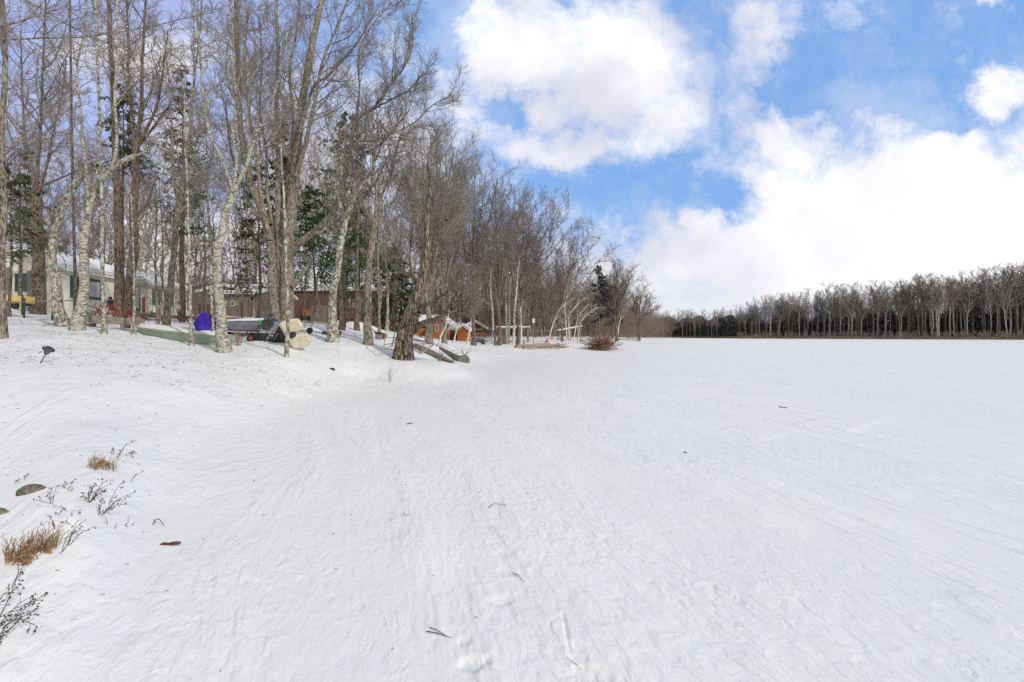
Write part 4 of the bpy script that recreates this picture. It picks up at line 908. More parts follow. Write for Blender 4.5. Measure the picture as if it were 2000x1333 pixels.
P0, P1 = px(878, 0, 56)[:2], px(893, 0, 56)[:2]; z0 = EYE + (HY - 662) / 1000 * 56
house('woodshed', 'dark open woodshed under snow between orange cottage and orange shed', P0, P1, 3, z0, .95, 1.35, M_maroonsd, cat='shed', trim=M_white, over=.15)
h, P0, P1, z0, d = gabled('maroon_cottage', 'maroon gabled cottage with pale window and orange deck', 905, 948, 68, 629, 642, 661, M_maroonsd, 8, [(928, 643, 941, 652)])
m = MB(); n = 16
for k in range(n): m.box((wall_x(P0, P1, 914) + k * .17, -1.6, .35), (.05, .05, .55))
m.box((wall_x(P0, P1, 914) + n * .17 / 2, -1.6, .65), (n * .17, .08, .07)).box((wall_x(P0, P1, 914) + n * .17 / 2, -.8, .05), (n * .17, 1.6, .12)); m.build('deck', M_decko, h)
# open shelters
def shelter(name, label, xa, xb, d, yt, slope, posts, mt, D=3):
    P0, P1 = px(xa, 0, d), px(xb, 0, d); z = EYE + (HY - yt) / 1000 * d; g = min(gz(P0[0], d), gz(P1[0], d)); L = P1[0] - P0[0]
    r = thing(name, label, 'shelter', (P0[0], d, g)); zz = z - g
    rf = MB().prism([(-.2, zz), (L + .2, zz + slope), (L + .2, zz + slope + .1), (-.2, zz + .1)], -.2, D, 'y').build('roof', M_greyb, r)
    MB().prism([(-.18, zz + .103), (L + .18, zz + slope + .103), (L + .18, zz + slope + .24), (-.18, zz + .24)], -.18, D - .05, 'y').build('snow_cover', M_roofsnow, rf, bevel=.04)
    for k in range(posts):
        t = k / (posts - 1); h = zz + slope * t
        for yy in (0.0, D - .3): MB().box((L * t, yy, h / 2 - .15), (.12, .12, h + .3 - .02)).build('post', mt, r)
    return r
shelter('garden_shelter', 'flat snow topped shelter on posts behind the twin white birches', 974, 1032, 54, 642, .0, 4, M_wood)
shelter('lean_to', 'sloping snow covered lean-to beside the bowed birches', 1094, 1134, 62, 648, .55, 3, M_wood)
# brown deck before the white cottage, with steps
r = thing('wooden_deck', 'long brown wooden deck with short posts in front of the white cottage', 'deck', px(262, 613, 34)); L0 = np.array(r.location); e = px(478, 622, 38)
def dk(t, up=0, back=0): return (np.array(px(262, 613, 34)) * (1 - t) + np.array(e) * t) + np.array([0, back, up])
v = e - L0; n = np.array([0, 1.6, 0])
m = MB(); A, B_ = dk(0), dk(1); m.add([A + [0, 0, -.22], B_ + [0, 0, -.22], B_ + [0, 0, .0], A, A + n + [0, 0, -.22], B_ + n + [0, 0, -.22], B_ + n, A + n], [(0, 1, 2, 3), (4, 7, 6, 5), (3, 2, 6, 7), (0, 4, 5, 1), (0, 3, 7, 4), (1, 5, 6, 2)]); pl = m.build('platform', M_deck, r, world=True)
A2, B2 = A + [.03, .04, .003], B_ + [-.03, .04, .003]; n2 = np.array([0, 1.5, 0]); t_ = np.array([0, 0, .1]); m = MB(); m.add([A2, B2, B2 + t_, A2 + t_, A2 + n2, B2 + n2, B2 + n2 + t_, A2 + n2 + t_], [(0, 1, 2, 3), (4, 7, 6, 5), (3, 2, 6, 7), (0, 3, 7, 4), (1, 5, 6, 2)]); m.build('snow_cover', M_roofsnow, pl, bevel=.03); pl.children[0].location = -np.array(r.location)
for x, h in ((277, 1.15), (341, .95), (383, .9), (400, .9), (470, 1.2)):
    t = (x - 262) / 216; p = dk(t); MB().box((p[0], p[1] + .1, p[2] + h / 2 - .4), (.13, .13, h + .8)).build('post', M_deck, r, world=True)
m = MB()
for k in range(3):
    p = px(290, 612 + k * 7, 33.2 - k * .4); m.box(p, (1.15, .35, .06))
for xx in (277, 304): a, b = px(xx, 608, 33.6), px(xx + 3, 631, 32.2); m.box((a + b) / 2, (.06, 1.2, .26), (R_(-25), 0, 0))
m.build('steps', M_wood, r, world=True)
# ---------------------------------------------------------------- things in the yard
M_teal = mat('hull_green', (0.38, 0.42, 0.31), (0.24, 0.38, 0.33), 3, .8, .6, 12, (3, .6, 3), spots=[((0.42, 0.40, 0.28), 5, .58, (2, .5, 4))])
M_blue = mat('blue_plastic', (0.045, 0.012, 0.34), (0.06, 0.02, 0.42), 2, .45)
M_alu = mat('grey_hull', (0.17, 0.18, 0.21), (0.24, 0.25, 0.28), 4, .45, metal=.3)
M_creamp = mat('cream_plastic', (0.55, 0.49, 0.35), (0.64, 0.58, 0.44), 5, .55, spots=[((0.33, 0.30, 0.20), 7, .62, (1, 1, 1))])
M_red = mat('red_paint', (0.17, 0.02, 0.013), (0.25, 0.04, 0.026), 6, .6)
M_mgreen = mat('fuel_green', (0.03, 0.30, 0.10), None, 1, .5)
M_steel = mat('galvanised_pipe', (0.28, 0.24, 0.21), (0.40, 0.36, 0.31), 8, .6, metal=.2)
M_dsteel = mat('dark_steel', (0.035, 0.033, 0.035), (0.08, 0.07, 0.065), 8, .5, metal=.3)
M_yel = mat('yellow_paint', (0.62, 0.42, 0.12), (0.68, 0.50, 0.20), 4, .6)
M_concrete = mat('concrete', (0.20, 0.18, 0.15), (0.30, 0.28, 0.25), 6, .9, .5)
M_rust = mat('rust', (0.16, 0.06, 0.03), (0.24, 0.11, 0.06), 8, .9)
M_stem = mat('dry_stem', (0.07, 0.05, 0.035), (0.13, 0.095, 0.065), 20, .9)
M_straw = mat('straw', (0.38, 0.25, 0.11), (0.19, 0.105, 0.05), 25, .85)
M_rock = mat('rock', (0.10, 0.085, 0.065), (0.22, 0.19, 0.15), 40, .95, .8, 90)
M_barkp = mat('bark_piece', (0.06, 0.025, 0.018), (0.13, 0.055, 0.035), 60, .9, .8, 90)
M_fence = mat('fence_green', (0.015, 0.05, 0.045), None, 1, .6)

def hull(stations, up=True):
    """stations: (x, half width, height, rake z) -> closed loft of an overturned boat, keel on top"""
    rings = []
    for x, w, h, z in stations:
        rings.append([(x, -w, z), (x, -w * .97, z + h * .55), (x, -w * .7, z + h * .93), (x, 0, z + h), (x, w * .7, z + h * .93), (x, w * .97, z + h * .55), (x, w, z), (x, 0, z + .02)])
    return rings
def orient(root, a, b):
    """yaw and pitch that lay the local x axis from a towards b"""
    v = Vector(b) - Vector(a); root.rotation_euler = (0, -math.atan2(v.z, math.hypot(v.x, v.y)), math.atan2(v.y, v.x))
# sunken green boat
a = Vector(px(240, 640, 18.2)); b = Vector(px(412, 661, 16.1)); a.z -= .24; b.z -= .24
r = thing('rowing_boat', 'long weathered pale green boat half buried in the snow and filled with it', 'boat', a); orient(r, a, b); Lb = (b - a).length
st = [(0, .04, .28), (Lb * .06, .26, .29), (Lb * .2, .45, .30), (Lb * .5, .56, .31), (Lb * .8, .50, .32), (Lb, .36, .33)]; cy = .55
MB().loft([[(x, cy - w * .72, -.12), (x, cy - w * .9, h * .45), (x, cy - w, h), (x, cy, h + .04), (x, cy + w, h), (x, cy + w * .72, -.12)] for x, w, h in st]).build('hull', M_teal, r)
MB().loft([[(x, cy - w * .97, h - .01), (x, cy - w * .7, h + .05), (x, cy, h + .12), (x, cy + w * .7, h + .10), (x, cy + w * 1.05, h - .1)] for x, w, h in st], close=False, caps=False).build('snow_cover', M_snow, r, smooth=True)
MB().loft([[(x, cy - w - .03, h - .04), (x, cy - w - .03, h + .005), (x, cy - w + .02, h + .005), (x, cy - w + .02, h - .04)] for x, w, h in st]).build('gunwale', mat('rail_tan', (0.44, 0.40, 0.27), (0.30, 0.28, 0.19), 8, .8), r)
MB().loft([[(x, cy - w * .945 - .02, h * .5), (x, cy - w * .945 - .03, h * .53), (x, cy - w * .945 - .01, h * .58)] for x, w, h in st[1:]]).build('rub_rail', M_teal, r)
# blue paddle boat hull on its side
c = at(398, 16.9); r = thing('pedal_boat', 'bright blue violet plastic boat tipped up on its side under the slim trunks', 'boat', c)
def q(x, y, dd=0): return np.array(px(x, y, 16.9 + dd))
front = [q(377, 633), q(381, 625), q(394, 612), q(400, 611), q(418, 640), q(418, 655), q(400, 652), q(383, 648)]
back = [p + np.array([-.42, .9, .0]) for p in front]
mid_ = [p + np.array([-.15, .3, .06]) for p in front]
m = MB(); m.loft([[tuple(p) for p in front], [tuple(p) for p in mid_], [tuple(p) for p in back]]); m.build('hull', M_blue, r, world=True, bevel=.03)
MB().tube([q(394, 612) + [0, -.03, 0], q(408, 629) + [0, -.05, 0], q(418, 642) + [0, -.03, 0]], .022, 6).tube([q(384, 644) + [0, -.02, 0], q(400, 650) + [0, -.03, 0], q(417, 653) + [0, -.02, 0]], .018, 6).build('rim', M_blue, r, world=True)
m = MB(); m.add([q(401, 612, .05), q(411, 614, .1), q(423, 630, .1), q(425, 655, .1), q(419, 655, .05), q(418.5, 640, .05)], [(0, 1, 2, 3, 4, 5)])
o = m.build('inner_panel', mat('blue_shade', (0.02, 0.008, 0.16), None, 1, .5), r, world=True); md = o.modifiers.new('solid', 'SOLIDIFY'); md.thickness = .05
# grey aluminium hull behind the mower
a = Vector(px(434, 646, 19.8)); b = Vector(px(532, 650, 19.0)); a.z = gz(a.x, a.y) + .02; b.z = gz(b.x, b.y) + .12
r = thing('skiff', 'overturned grey aluminium skiff with snow on top behind the mower', 'boat', a); orient(r, a, b); Lb = (b - a).length
st = [(0, .3, .2, .16), (Lb * .15, .55, .32, .1), (Lb * .5, .62, .4, .05), (Lb, .6, .42, .02)]
MB().loft(hull(st)).build('hull', M_alu, r)
MB().loft([[(x, -w * .66, z + h * .985), (x, -w * .5, z + h + .07), (x, 0, z + h + .1), (x, w * .6, z + h + .06), (x, w * .8, z + h * .9)] for x, w, h, z in st], close=False, caps=False).build('snow_cover', M_roofsnow, r, smooth=True)
MB().loft([[(x, -w * .99 - .02, z + .02), (x, -w * .99 - .04, z + .03), (x, -w * .99 - .02, z + .06)] for x, w, h, z in st]).build('gunwale', M_dsteel, r)
m = MB()
for k, xx in enumerate((.36, .41, .50, .54, .58)): m.box((Lb * xx * .62, -.612 - .0 * k, .22), (.045, .012, .09))
m.build('registration_mark', M_white, r)
# mower
D = 17.2; c = at(505, D); r = thing('push_mower', 'black push mower with red hubbed wheel and long handle beside the fused trunks', 'mower', c)
def w(x, y, dd=0): return np.array(px(x, y, D + dd))
deck = [w(484, 660), w(488, 650), w(500, 652), w(515, 658), w(530, 664), w(545, 672), w(548, 678), w(520, 674), w(500, 668)]
m = MB(); m.loft([[tuple(p) for p in deck], [tuple(p + np.array([0, .55, .02])) for p in deck]]); m.build('mower_deck', M_black, r, world=True, bevel=.015)
m = MB(); m.box(w(522, 633, .3), (.36, .3, .2), (0, .2, .2)).box(w(527, 627, .3), (.2, .2, .1)).disc(w(520, 640, .25), .13, .12, (0, .2, 1)).build('engine', M_dsteel, r, world=True, bevel=.02)
MB().disc(w(507, 630, .1), .055, .13, (.2, 0, 1)).disc(w(507, 626, .1), .03, .04, (.2, 0, 1)).build('fuel_bottle', M_mgreen, r, world=True)
m = MB(); m.tube([w(500, 655), w(508, 640, .1), w(517, 622, .2), w(522, 616, .2), w(533, 614, .3)], .016, 8).tube([w(500, 655, .45), w(509, 640, .45), w(516, 627, .5), w(525, 621, .5), w(533, 614, .5)], .016, 8).tube([w(514, 628, .1), w(520, 620, .5)], .012, 6)
m.tube([w(463, 663, -.2), w(485, 648), w(505, 636, .1), w(514, 626, .2)], .016, 8).tube([w(470, 662, .2), w(490, 650, .4), w(507, 638, .5)], .016, 8); m.build('handle', M_black, r, world=True)
for (x, y, dd, rr) in ((489, 661, -.08, .115), (496, 660, .62, .105), (537, 676, -.05, .10)):
    t_ = MB().disc(w(x, y, dd), rr, .07, (.35, -1, .1), 20).build('wheel', M_black, r, world=True, bevel=.012); MB().disc(w(x, y, dd - .042), rr * .52, .02, (.35, -1, .1), 16).build('hub', M_red, t_); t_.children[0].location = -r.location
# cream pedal boat halves leaning on the trunks
D = 16.2; c = at(575, D); r = thing('pedal_boat', 'cream plastic pedal boat tipped on edge showing two grooved pontoons', 'boat', c)
def w(x, y, dd=0): return np.array(px(x, y, D + dd))
def lobe(pts, thick, grooves, name, lab=None):
    m = MB(); cen = sum(pts) / len(pts); n = np.array([.25, -.95, .12]); n /= np.linalg.norm(n)
    rings = [[tuple(p) for p in pts], [tuple(p + n * thick * .6) for p in pts], [tuple(cen + (p - cen) * .9 + n * thick) for p in pts], [tuple(cen + (p - cen) * .4 + n * thick * 1.15) for p in pts]]
    m.loft(rings); o = m.build(name, M_creamp, r, world=True, smooth=False, bevel=.02)
    g = MB()
    for (a, b) in grooves: g.tube([a + n * thick * 1.2, b + n * thick * 1.2], .024, 6)
    g.build('rib', M_creamp, o); o.children[0].location = -r.location
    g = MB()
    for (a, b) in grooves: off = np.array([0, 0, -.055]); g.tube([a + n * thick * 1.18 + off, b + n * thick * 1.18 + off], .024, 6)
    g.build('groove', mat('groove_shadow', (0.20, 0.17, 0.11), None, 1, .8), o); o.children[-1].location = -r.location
    return o
top = [w(546, 634), w(552, 629), w(570, 624), w(583, 623), w(588, 628), w(592, 637), w(590, 643), w(580, 650), w(566, 652), w(557, 652)]
lobe(top, .16, [(w(566, 634), w(582, 629)), (w(567, 640), w(585, 634)), (w(569, 646), w(586, 640))], 'upper_pontoon')
bot = [w(562, 664), w(575, 655), w(590, 651), w(601, 652), w(608, 660), w(609, 666), w(602, 675), w(590, 681), w(576, 683), w(571, 679)]
lobe(bot, .16, [(w(583, 664), w(598, 657)), (w(585, 670), w(602, 662)), (w(588, 675), w(603, 667))], 'lower_pontoon')
MB().loft([[tuple(p) for p in (w(544, 635, .02), w(548, 633, .02), w(577, 681, .02), w(572, 683, .02))], [tuple(p + np.array([.03, .35, 0])) for p in (w(544, 635, .02), w(548, 633, .02), w(577, 681, .02), w(572, 683, .02))]]).build('side_rim', M_creamp, r, world=True, bevel=.01)
MB().loft([[tuple(p) for p in (w(560, 650, .12), w(572, 652, .12), w(590, 650, .12), w(575, 658, .12), w(566, 664, .12))], [tuple(p + np.array([.03, .3, 0])) for p in (w(560, 650, .12), w(572, 652, .12), w(590, 650, .12), w(575, 658, .12), w(566, 664, .12))]]).build('middle_web', M_creamp, r, world=True)
MB().box(w(573, 655, -.12), (.17, .12, .16), (0, -.4, .2)).box(w(567, 657, -.1), (.1, .1, .13), (0, -.4, .2)).box(w(571, 661, -.14), (.04, .06, .09), (0, -.4, .2)).build('pedal_block', M_black, r, world=True, bevel=.01)
# black sled and poles behind the mower
D = 17.0
def w(x, y, dd=0): return np.array(px(x, y, D + dd))
c = at(545, D); r = thing('black_tarp_board', 'black plastic sled standing against the maple trunks beside the cream boat', 'sled', c)
pts = [w(527, 666), w(538, 650), w(546, 634), w(552, 640), w(560, 655), w(570, 676), (w(566, 681)), w(545, 678)]
MB().loft([[tuple(p) for p in pts], [tuple(p + np.array([.02, .1, .0])) for p in pts]]).build('sled_body', M_black, r, world=True, bevel=.015)
MB().tube([w(529, 665, -.03), w(546, 635, -.03), w(568, 676, -.03)], .014, 6).build('edge_tube', M_dsteel, r, world=True)
for i, (p, q_, rr, mt, lab) in enumerate([((521, 664), (541, 628), .02, M_wood, 'grey wooden pole leaning left of the black sled'), ((535, 664), (550, 640), .018, M_wood, 'short tan pole leaning across the black sled'), ((514, 660), (536, 622), .014, M_dsteel, 'thin dark rod leaning over the mower')]):
    a, b = w(*p, -.25), w(*q_, .3); rt = thing('leaning_pole', lab, 'pole', a, group='poles leaning on the maple clump'); MB().tube([a, b], rr, 8).build('shaft', mt, rt, world=True)
    MB().tube([b, b + (b - a) * .03], rr * 1.5, 8).build('grip', M_black, rt, world=True)
# oar
a, b = np.array(px(368, 629, 18)), np.array(px(351, 608, 18.6)); r = thing('oar', 'black shafted oar sticking up beside the blue hull', 'oar', a); MB().tube([a + (a - b) * .2, b], .02, 8).build('shaft', M_black, r, world=True)
MB().loft([[tuple(b + np.array(v)) for v in ((-.03, 0, -.03), (.03, 0, .0), (.03, .02, .0), (-.03, .02, -.03))], [tuple(b + np.array(v)) for v in ((-.12, 0, .1), (.02, 0, .2), (.02, .02, .2), (-.12, .02, .1))], [tuple(b + np.array(v)) for v in ((-.2, 0, .25), (-.1, 0, .3), (-.1, .02, .3), (-.2, .02, .25))]]).build('blade', M_steel, r, world=True)
# trailer
D = 20.5
def w(x, y, dd=0): return np.array(px(x, y, D + dd))
c = at(625, D); r = thing('boat_trailer', 'empty boat trailer with long pale beam behind the lichen flecked tree', 'trailer', c)
MB().box((w(592, 628) + w(645, 634)) / 2, (1.1, .12, .09), (0, .11, 0)).box(w(655, 629, .2), (.25, .3, .04)).box(w(655, 635, .2), (.25, .3, .04)).build('beam', M_steel, r, world=True)
MB().tube([w(636, 635), w(646, 645, .1)], .02, 6).tube([w(596, 630), w(596, 642, .2)], .015, 6).tube([w(610, 632), w(607, 641, .3)], .015, 6).tube([w(590, 645, .2), w(640, 651, .2)], .02, 6).tube([w(660, 634), w(657, 648)], .02, 6).build('frame', M_steel, r, world=True)
MB().box(w(655, 628, .0), (.2, .04, .05)).box(w(655, 634, 0), (.2, .04, .05)).box(w(656, 631, .03), (.22, .02, .2)).build('licence_board', M_white, r, world=True)
for (x, y, dd, rr) in ((605, 646, -.1, .12), (634, 652, .1, .10), (662, 651, .0, .10)):
    t_ = MB().disc(w(x, y, dd), rr, .09, (.3, -1, 0), 22).build('wheel', M_black, r, world=True, bevel=.02); MB().disc(w(x, y, dd - .05), rr * .45, .02, (.3, -1, 0), 16).build('rim', M_dsteel, t_); t_.children[0].location = -r.location
# concrete block with black lid
D = 23
c = at(741, D); r = thing('fire_pit', 'square grey concrete fire pit with dark lid and rusty end', 'fire pit', c); p = np.array(px(741, 657, D))
MB().box(p + [0, .2, -.02], (.34, .4, .24), (0, .1, -.3)).build('block', M_concrete, r, world=True, bevel=.02); MB().box(p + [-.02, .2, .13], (.36, .42, .06), (0, .2, -.3)).build('lid', M_black, r, world=True, bevel=.01)
MB().disc(p + [.22, .1, .02], .11, .12, (1, -.4, 0)).build('rusty_drum', M_rust, r, world=True, bevel=.01)
# galvanised dock frame around the old tree
D = 17.4
def w(x, y, dd=0): return np.array(px(x, y, D + dd))
c = at(800, D); r = thing('pipe_dock', 'rusty pipe framework of a dismantled dock around the foot of the old tree', 'dock frame', c)
seg1 = [((757, 634, .3), (749, 681, .0)), ((773, 640, .8), (765, 680, .5)), ((752, 660, .1), (776, 660, .7)), ((750, 674, 0), (772, 670, .6)), ((749, 681, 0), (778, 685, .8)), ((757, 682, .1), (779, 655, .8)), ((762, 630, .5), (756, 640, .3))]
seg2 = [((799, 662, .6), (846, 670, .4)), ((800, 668, .5), (824, 691, .0)), ((799, 676, .6), (822, 692, .0)), ((833, 647, .2), (824, 690, .0)), ((843, 641, .6), (838, 672, .5)), ((846, 669, .4), (824, 691, 0)), ((848, 672, .8), (832, 688, .4)), ((801, 663, 1.2), (850, 673, .9)), ((820, 672, .4), (841, 672, .4))]
m = MB()
for a, b in seg1: m.tube([w(*a), w(*b)], .017, 6)
m.build('ladder_section', M_steel, r, world=True); m = MB()
for a, b in seg2: m.tube([w(*a), w(*b)], .017, 6)
m.build('truss_section', M_steel, r, world=True)
# overturned hulls by the shore
for i, (pa, pb, d0, d1, wd, hh, mt, lab) in enumerate([((808, 658), (886, 687), 25.5, 22.5, .30, .34, M_wood, 'long narrow weathered hull under snow, nearer of two behind the metal frame'), ((852, 664), (906, 684), 27, 24.0, .34, .36, mat('hull_grey_green', (0.11, 0.13, 0.10), (0.20, 0.21, 0.17), 4, .8), 'square ended greenish overturned boat with snow on its back')]):
    a, b = Vector(px(*pa, d0)), Vector(px(*pb, d1)); a.z = gz(a.x, a.y); b.z = gz(b.x, b.y); r = thing('overturned_boat', lab, 'boat', a, group='overturned boats by the shore'); orient(r, a, b); Lb = (b - a).length
    st = [(0, .06, .12, .0), (Lb * .12, wd * .7, hh * .8, 0), (Lb * .5, wd, hh, -.02), (Lb, wd * (.9 if i else .25), hh * (.95 if i else .4), -.02)]
    MB().loft(hull(st)).build('hull', mt, r); MB().loft([[(x, -w_ * .75, z + h * .93), (x, -w_ * .5, z + h + .08), (x, 0, z + h + .12), (x, w_ * .6, z + h + .06), (x, w_, z + h * .6)] for x, w_, h, z in st[:-1]] + [[(Lb - .1, -st[-1][1] * .75, st[-1][2] * .9), (Lb - .1, 0, st[-1][2]), (Lb - .1, 0, st[-1][2]), (Lb - .1, 0, st[-1][2]), (Lb - .1, st[-1][1], st[-1][2] * .6)]], close=False, caps=False).build('snow_cover', M_roofsnow, r, smooth=True)
    MB().loft([[(x, -w_ * .99 - .015, z), (x, -w_ * .99 - .04, z + .01), (x, -w_ * .99 - .015, z + .05)] for x, w_, h, z in st]).build('gunwale', M_dsteel, r)
# bench of a heavy plank, sawhorses
D = 18.6; c = at(210, D); r = thing('plank_bench', 'long heavy weathered grey dock plank lying behind the birches', 'plank', c)
a, b = np.array(px(146, 622, D)), np.array(px(266, 629, D)); m = MB(); n = np.array([0, .45, 0]); t_ = np.array([0, 0, .26])
m.loft([[tuple(a - t_ / 2), tuple(a + t_ / 2), tuple(a + t_ / 2 + n), tuple(a - t_ / 2 + n)], [tuple(b - t_ / 2), tuple(b + t_ / 2), tuple(b + t_ / 2 + n), tuple(b - t_ / 2 + n)]]); m.build('plank', M_wood, r, world=True, bevel=.015)
for x in (158, 177, 245): MB().box(px(x, 637, D + .2), (.18, .3, .2)).build('foot_block', M_concrete, r, world=True)
for i, (x, y, d, lab) in enumerate([(190, 606, 21, 'red crossed sawhorse left of the slim lichen spotted tree'), (214, 603, 22, 'red crossed sawhorse just right of the slim lichen spotted tree'), (247, 611, 20.5, 'red crossed sawhorse nearest the brown deck')]):
    p = np.array(px(x, y, d)); r = thing('sawhorse', lab, 'sawhorse', (p[0], p[1], p[2] - .28), group='red sawhorses behind the plank'); s = .19
    for yy in (0, .35):
        m = MB().tube([(-s * .8, yy, 0), (s * .8, yy, .52)], .025, 4).tube([(s * .8, yy + .03, 0), (-s * .8, yy + .03, .52)], .025, 4); m.build('crossed_legs', M_red, r)
    MB().tube([(0, 0, .26), (0, .35, .26)], .03, 6).build('rail', M_red, r)
p0 = np.array(px(208, 614, 20.6)); r = thing('brown_plank', 'brown board laid across the feet of the red sawhorses', 'board', p0); MB().box(p0 + [.3, .2, 0], (2.0, .25, .07), (0, .09, 0)).build('board', M_deck, r, world=True)
# red and green swing seat
D = 20; 
def w(x, y, dd=0): return np.array(px(x, y, D + dd))
r = thing('garden_cart', 'red framed garden cart with green base leaning by the right hand birch', 'garden cart', w(160, 612))
MB().tube([w(155, 608), w(155, 588), w(173, 581)], .028, 6).tube([w(155, 608, .4), w(155, 588, .4), w(173, 581, .4)], .028, 6).build('frame', M_red, r, world=True)
MB().tube([w(165, 583), w(166, 600), w(172, 613)], .022, 6).tube([w(157, 590), w(190, 604), w(205, 607)], .015, 6).build('brace', M_fence, r, world=True); MB().box(w(164, 613, .2), (.36, .5, .06), (0, .1, 0)).build('base', mat('cart_green', (0.05, 0.16, 0.09), None, 1, .6), r, world=True)
# grill on the deck edge
r = thing('kettle_grill', 'small dark blue grill on a brown post beside the big two stemmed tree', 'grill', px(217, 604, 24)); p = np.array(px(217, 590, 24))
MB().box(p, (.26, .26, .17)).build('fire_box', mat('grill_blue', (0.02, 0.035, 0.09), None, 1, .5), r, world=True, bevel=.03); MB().box(p + [0, 0, -.25], (.14, .14, .34)).box(p + [-.05, 0, .17], (.12, .12, .14)).build('stand', M_rust, r, world=True)
# yellow cart
r = thing('yellow_cart', 'yellow box cart standing in snow at the left edge under the gabled wing', 'cart', px(22, 604, 22)); p = np.array(px(22, 585, 22))
MB().loft([[tuple(p + np.array(v)) for v in ((-.5, 0, -.13), (.38, 0, -.15), (.38, 0, .13), (.1, 0, .17), (-.5, 0, .19))], [tuple(p + np.array(v)) for v in ((-.5, .7, -.13), (.38, .7, -.15), (.38, .7, .13), (.1, .7, .17), (-.5, .7, .19))]]).build('box_body', M_yel, r, world=True, bevel=.02)
MB().box(p + [-.1, .3, -.22], (.85, .6, .09)).build('chassis', M_black, r, world=True)
t_ = MB().disc(p + [.22, -.05, -.31], .13, .09, (0, 1, 0)).build('wheel', M_black, r, world=True); MB().box(p + [.33, .05, -.3], (.06, .06, .3)).build('prop_leg', M_yel, r, world=True)
# wire fence
A = [(44, 576, 610, 19.6), (48, 583, 616, 18.4), (103, 580, 621, 18.4)]; r = thing('wire_fence', 'low wire garden fence with dark green stakes left of the birches', 'fence', px(48, 616, 18.4))
for x, y0, y1, d in A: MB().tube([px(x - 1, y1 + 6, d), px(x, y0, d)], .03, 6).build('stake', M_fence, r, world=True)
MB().tube([px(-20, 589, 18.5), px(48, 590, 18.4), px(104, 588, 18.4), px(150, 587, 18.9)], .022, 6).build('rail', M_wood, r, world=True)
m = MB()
for k in range(26): x = 50 + k * 2.05; m.tube([px(x, 621, 18.4), px(x, 590, 18.4)], .0028, 3)
for k in range(7): y = 594 + k * 4.2; m.tube([px(48, y, 18.4), px(103, y, 18.4)], .0028, 3)
m.build('wire_mesh', M_dsteel, r, world=True)
# birdhouse, red dinghy, blue tarps
p = np.array(px(1042, 628, 46)); r = thing('birdhouse', 'small white birdhouse on a thin pole among the shore trees', 'birdhouse', (p[0], p[1], gz(p[0], p[1])))
MB().box(p, (.2, .2, .3)).prism([(p[0] - .15, p[2] + .152), (p[0] + .15, p[2] + .152), (p[0], p[2] + .28)], p[1] - .14, p[1] + .14, 'y').build('house', M_white, r, world=True); MB().tube([p - [0, 0, .15], (p[0], p[1], gz(p[0], p[1]) - .2)], .03, 6).build('pole', M_wood, r, world=True)
M_pink = mat('faded_red', (0.50, 0.16, 0.13), (0.62, 0.40, 0.38), 3, .6)
a = Vector(px(1066, 667, 50)); b = Vector(px(1086, 656, 51)); r = thing('dinghy', 'faded red and white dinghy propped beside the bowed birch', 'boat', (a.x, a.y, gz(a.x, a.y))); orient(r, a, b)
MB().loft(hull([(0, .1, .12, 0), (.25, .3, .3, 0), (.7, .36, .34, 0), (1.1, .3, .3, .05)])).build('hull', M_pink, r); MB().loft([[(x, -w_ - .01, 0), (x, -w_ - .03, .02), (x, -w_ - .01, .05)] for x, w_ in ((0, .1), (.25, .3), (.7, .36), (1.1, .3))]).build('gunwale', M_white, r)
for i, (x, y, s, lab) in enumerate([(933, 659, .42, 'larger crumpled blue tarp bundle before the orange deck'), (943, 661, .28, 'smaller blue tarp bundle at the right of the other')]):
    p = at(x, 50); rg = np.random.default_rng(i); r_ = []
    for k in range(5):
        t = k / 4; rad = s * math.sin(math.pi * (.12 + .76 * t)) ; r_.append([(p.x + (t - .5) * s * 1.5, p.y + math.cos(a_) * rad * rg.uniform(.7, 1.1), p.z + .18 + math.sin(a_) * rad * .7 * rg.uniform(.7, 1.1)) for a_ in np.linspace(0, 2 * math.pi, 9)[:-1]])
    tr = thing('tarp_bundle', lab, 'tarp', p, group='blue tarp bundles'); MB().loft(r_).build('tarp', mat('tarp_blue', (0.06, 0.05, 0.55), (0.14, 0.12, 0.62), 4, .5), tr, world=True); MB().ring((p.x, p.y, p.z + .18), s * .72, .012, (1, 0, 0)).build('rope', M_white, tr, world=True)
# driftwood logs
rg = random.Random(3); M_drift = mat('driftwood', (0.28, 0.22, 0.17), (0.42, 0.35, 0.28), 4, .9, .6, 12)
for i in range(16):
    x = rg.uniform(1024, 1094); y = rg.uniform(676, 684); d = hit(x, y).y; L_ = rg.uniform(.9, 2.4); an = rg.uniform(-.35, .35) + (0 if rg.random() < .8 else 1.2); X = (x - 1000) / 1000 * d; r0 = rg.uniform(.05, .11); z = gz(X, d) + r0 * .6 + rg.uniform(0, .22)
    pts = [np.array([X + math.cos(an) * L_ * (t - .5), d + math.sin(an) * L_ * (t - .5), z + rg.uniform(-.04, .04) + .05 * t]) for t in (0, .35, .7, 1)]
    r = thing('driftwood_log', 'bleached grey log in the driftwood heap at the edge of the ice', 'log', pts[0], group='driftwood logs at the edge of the ice'); MB().tube(pts, [r0, r0 * .9, r0 * .8, r0 * .6], 7).build('log', M_drift, r, world=True, smooth=True)
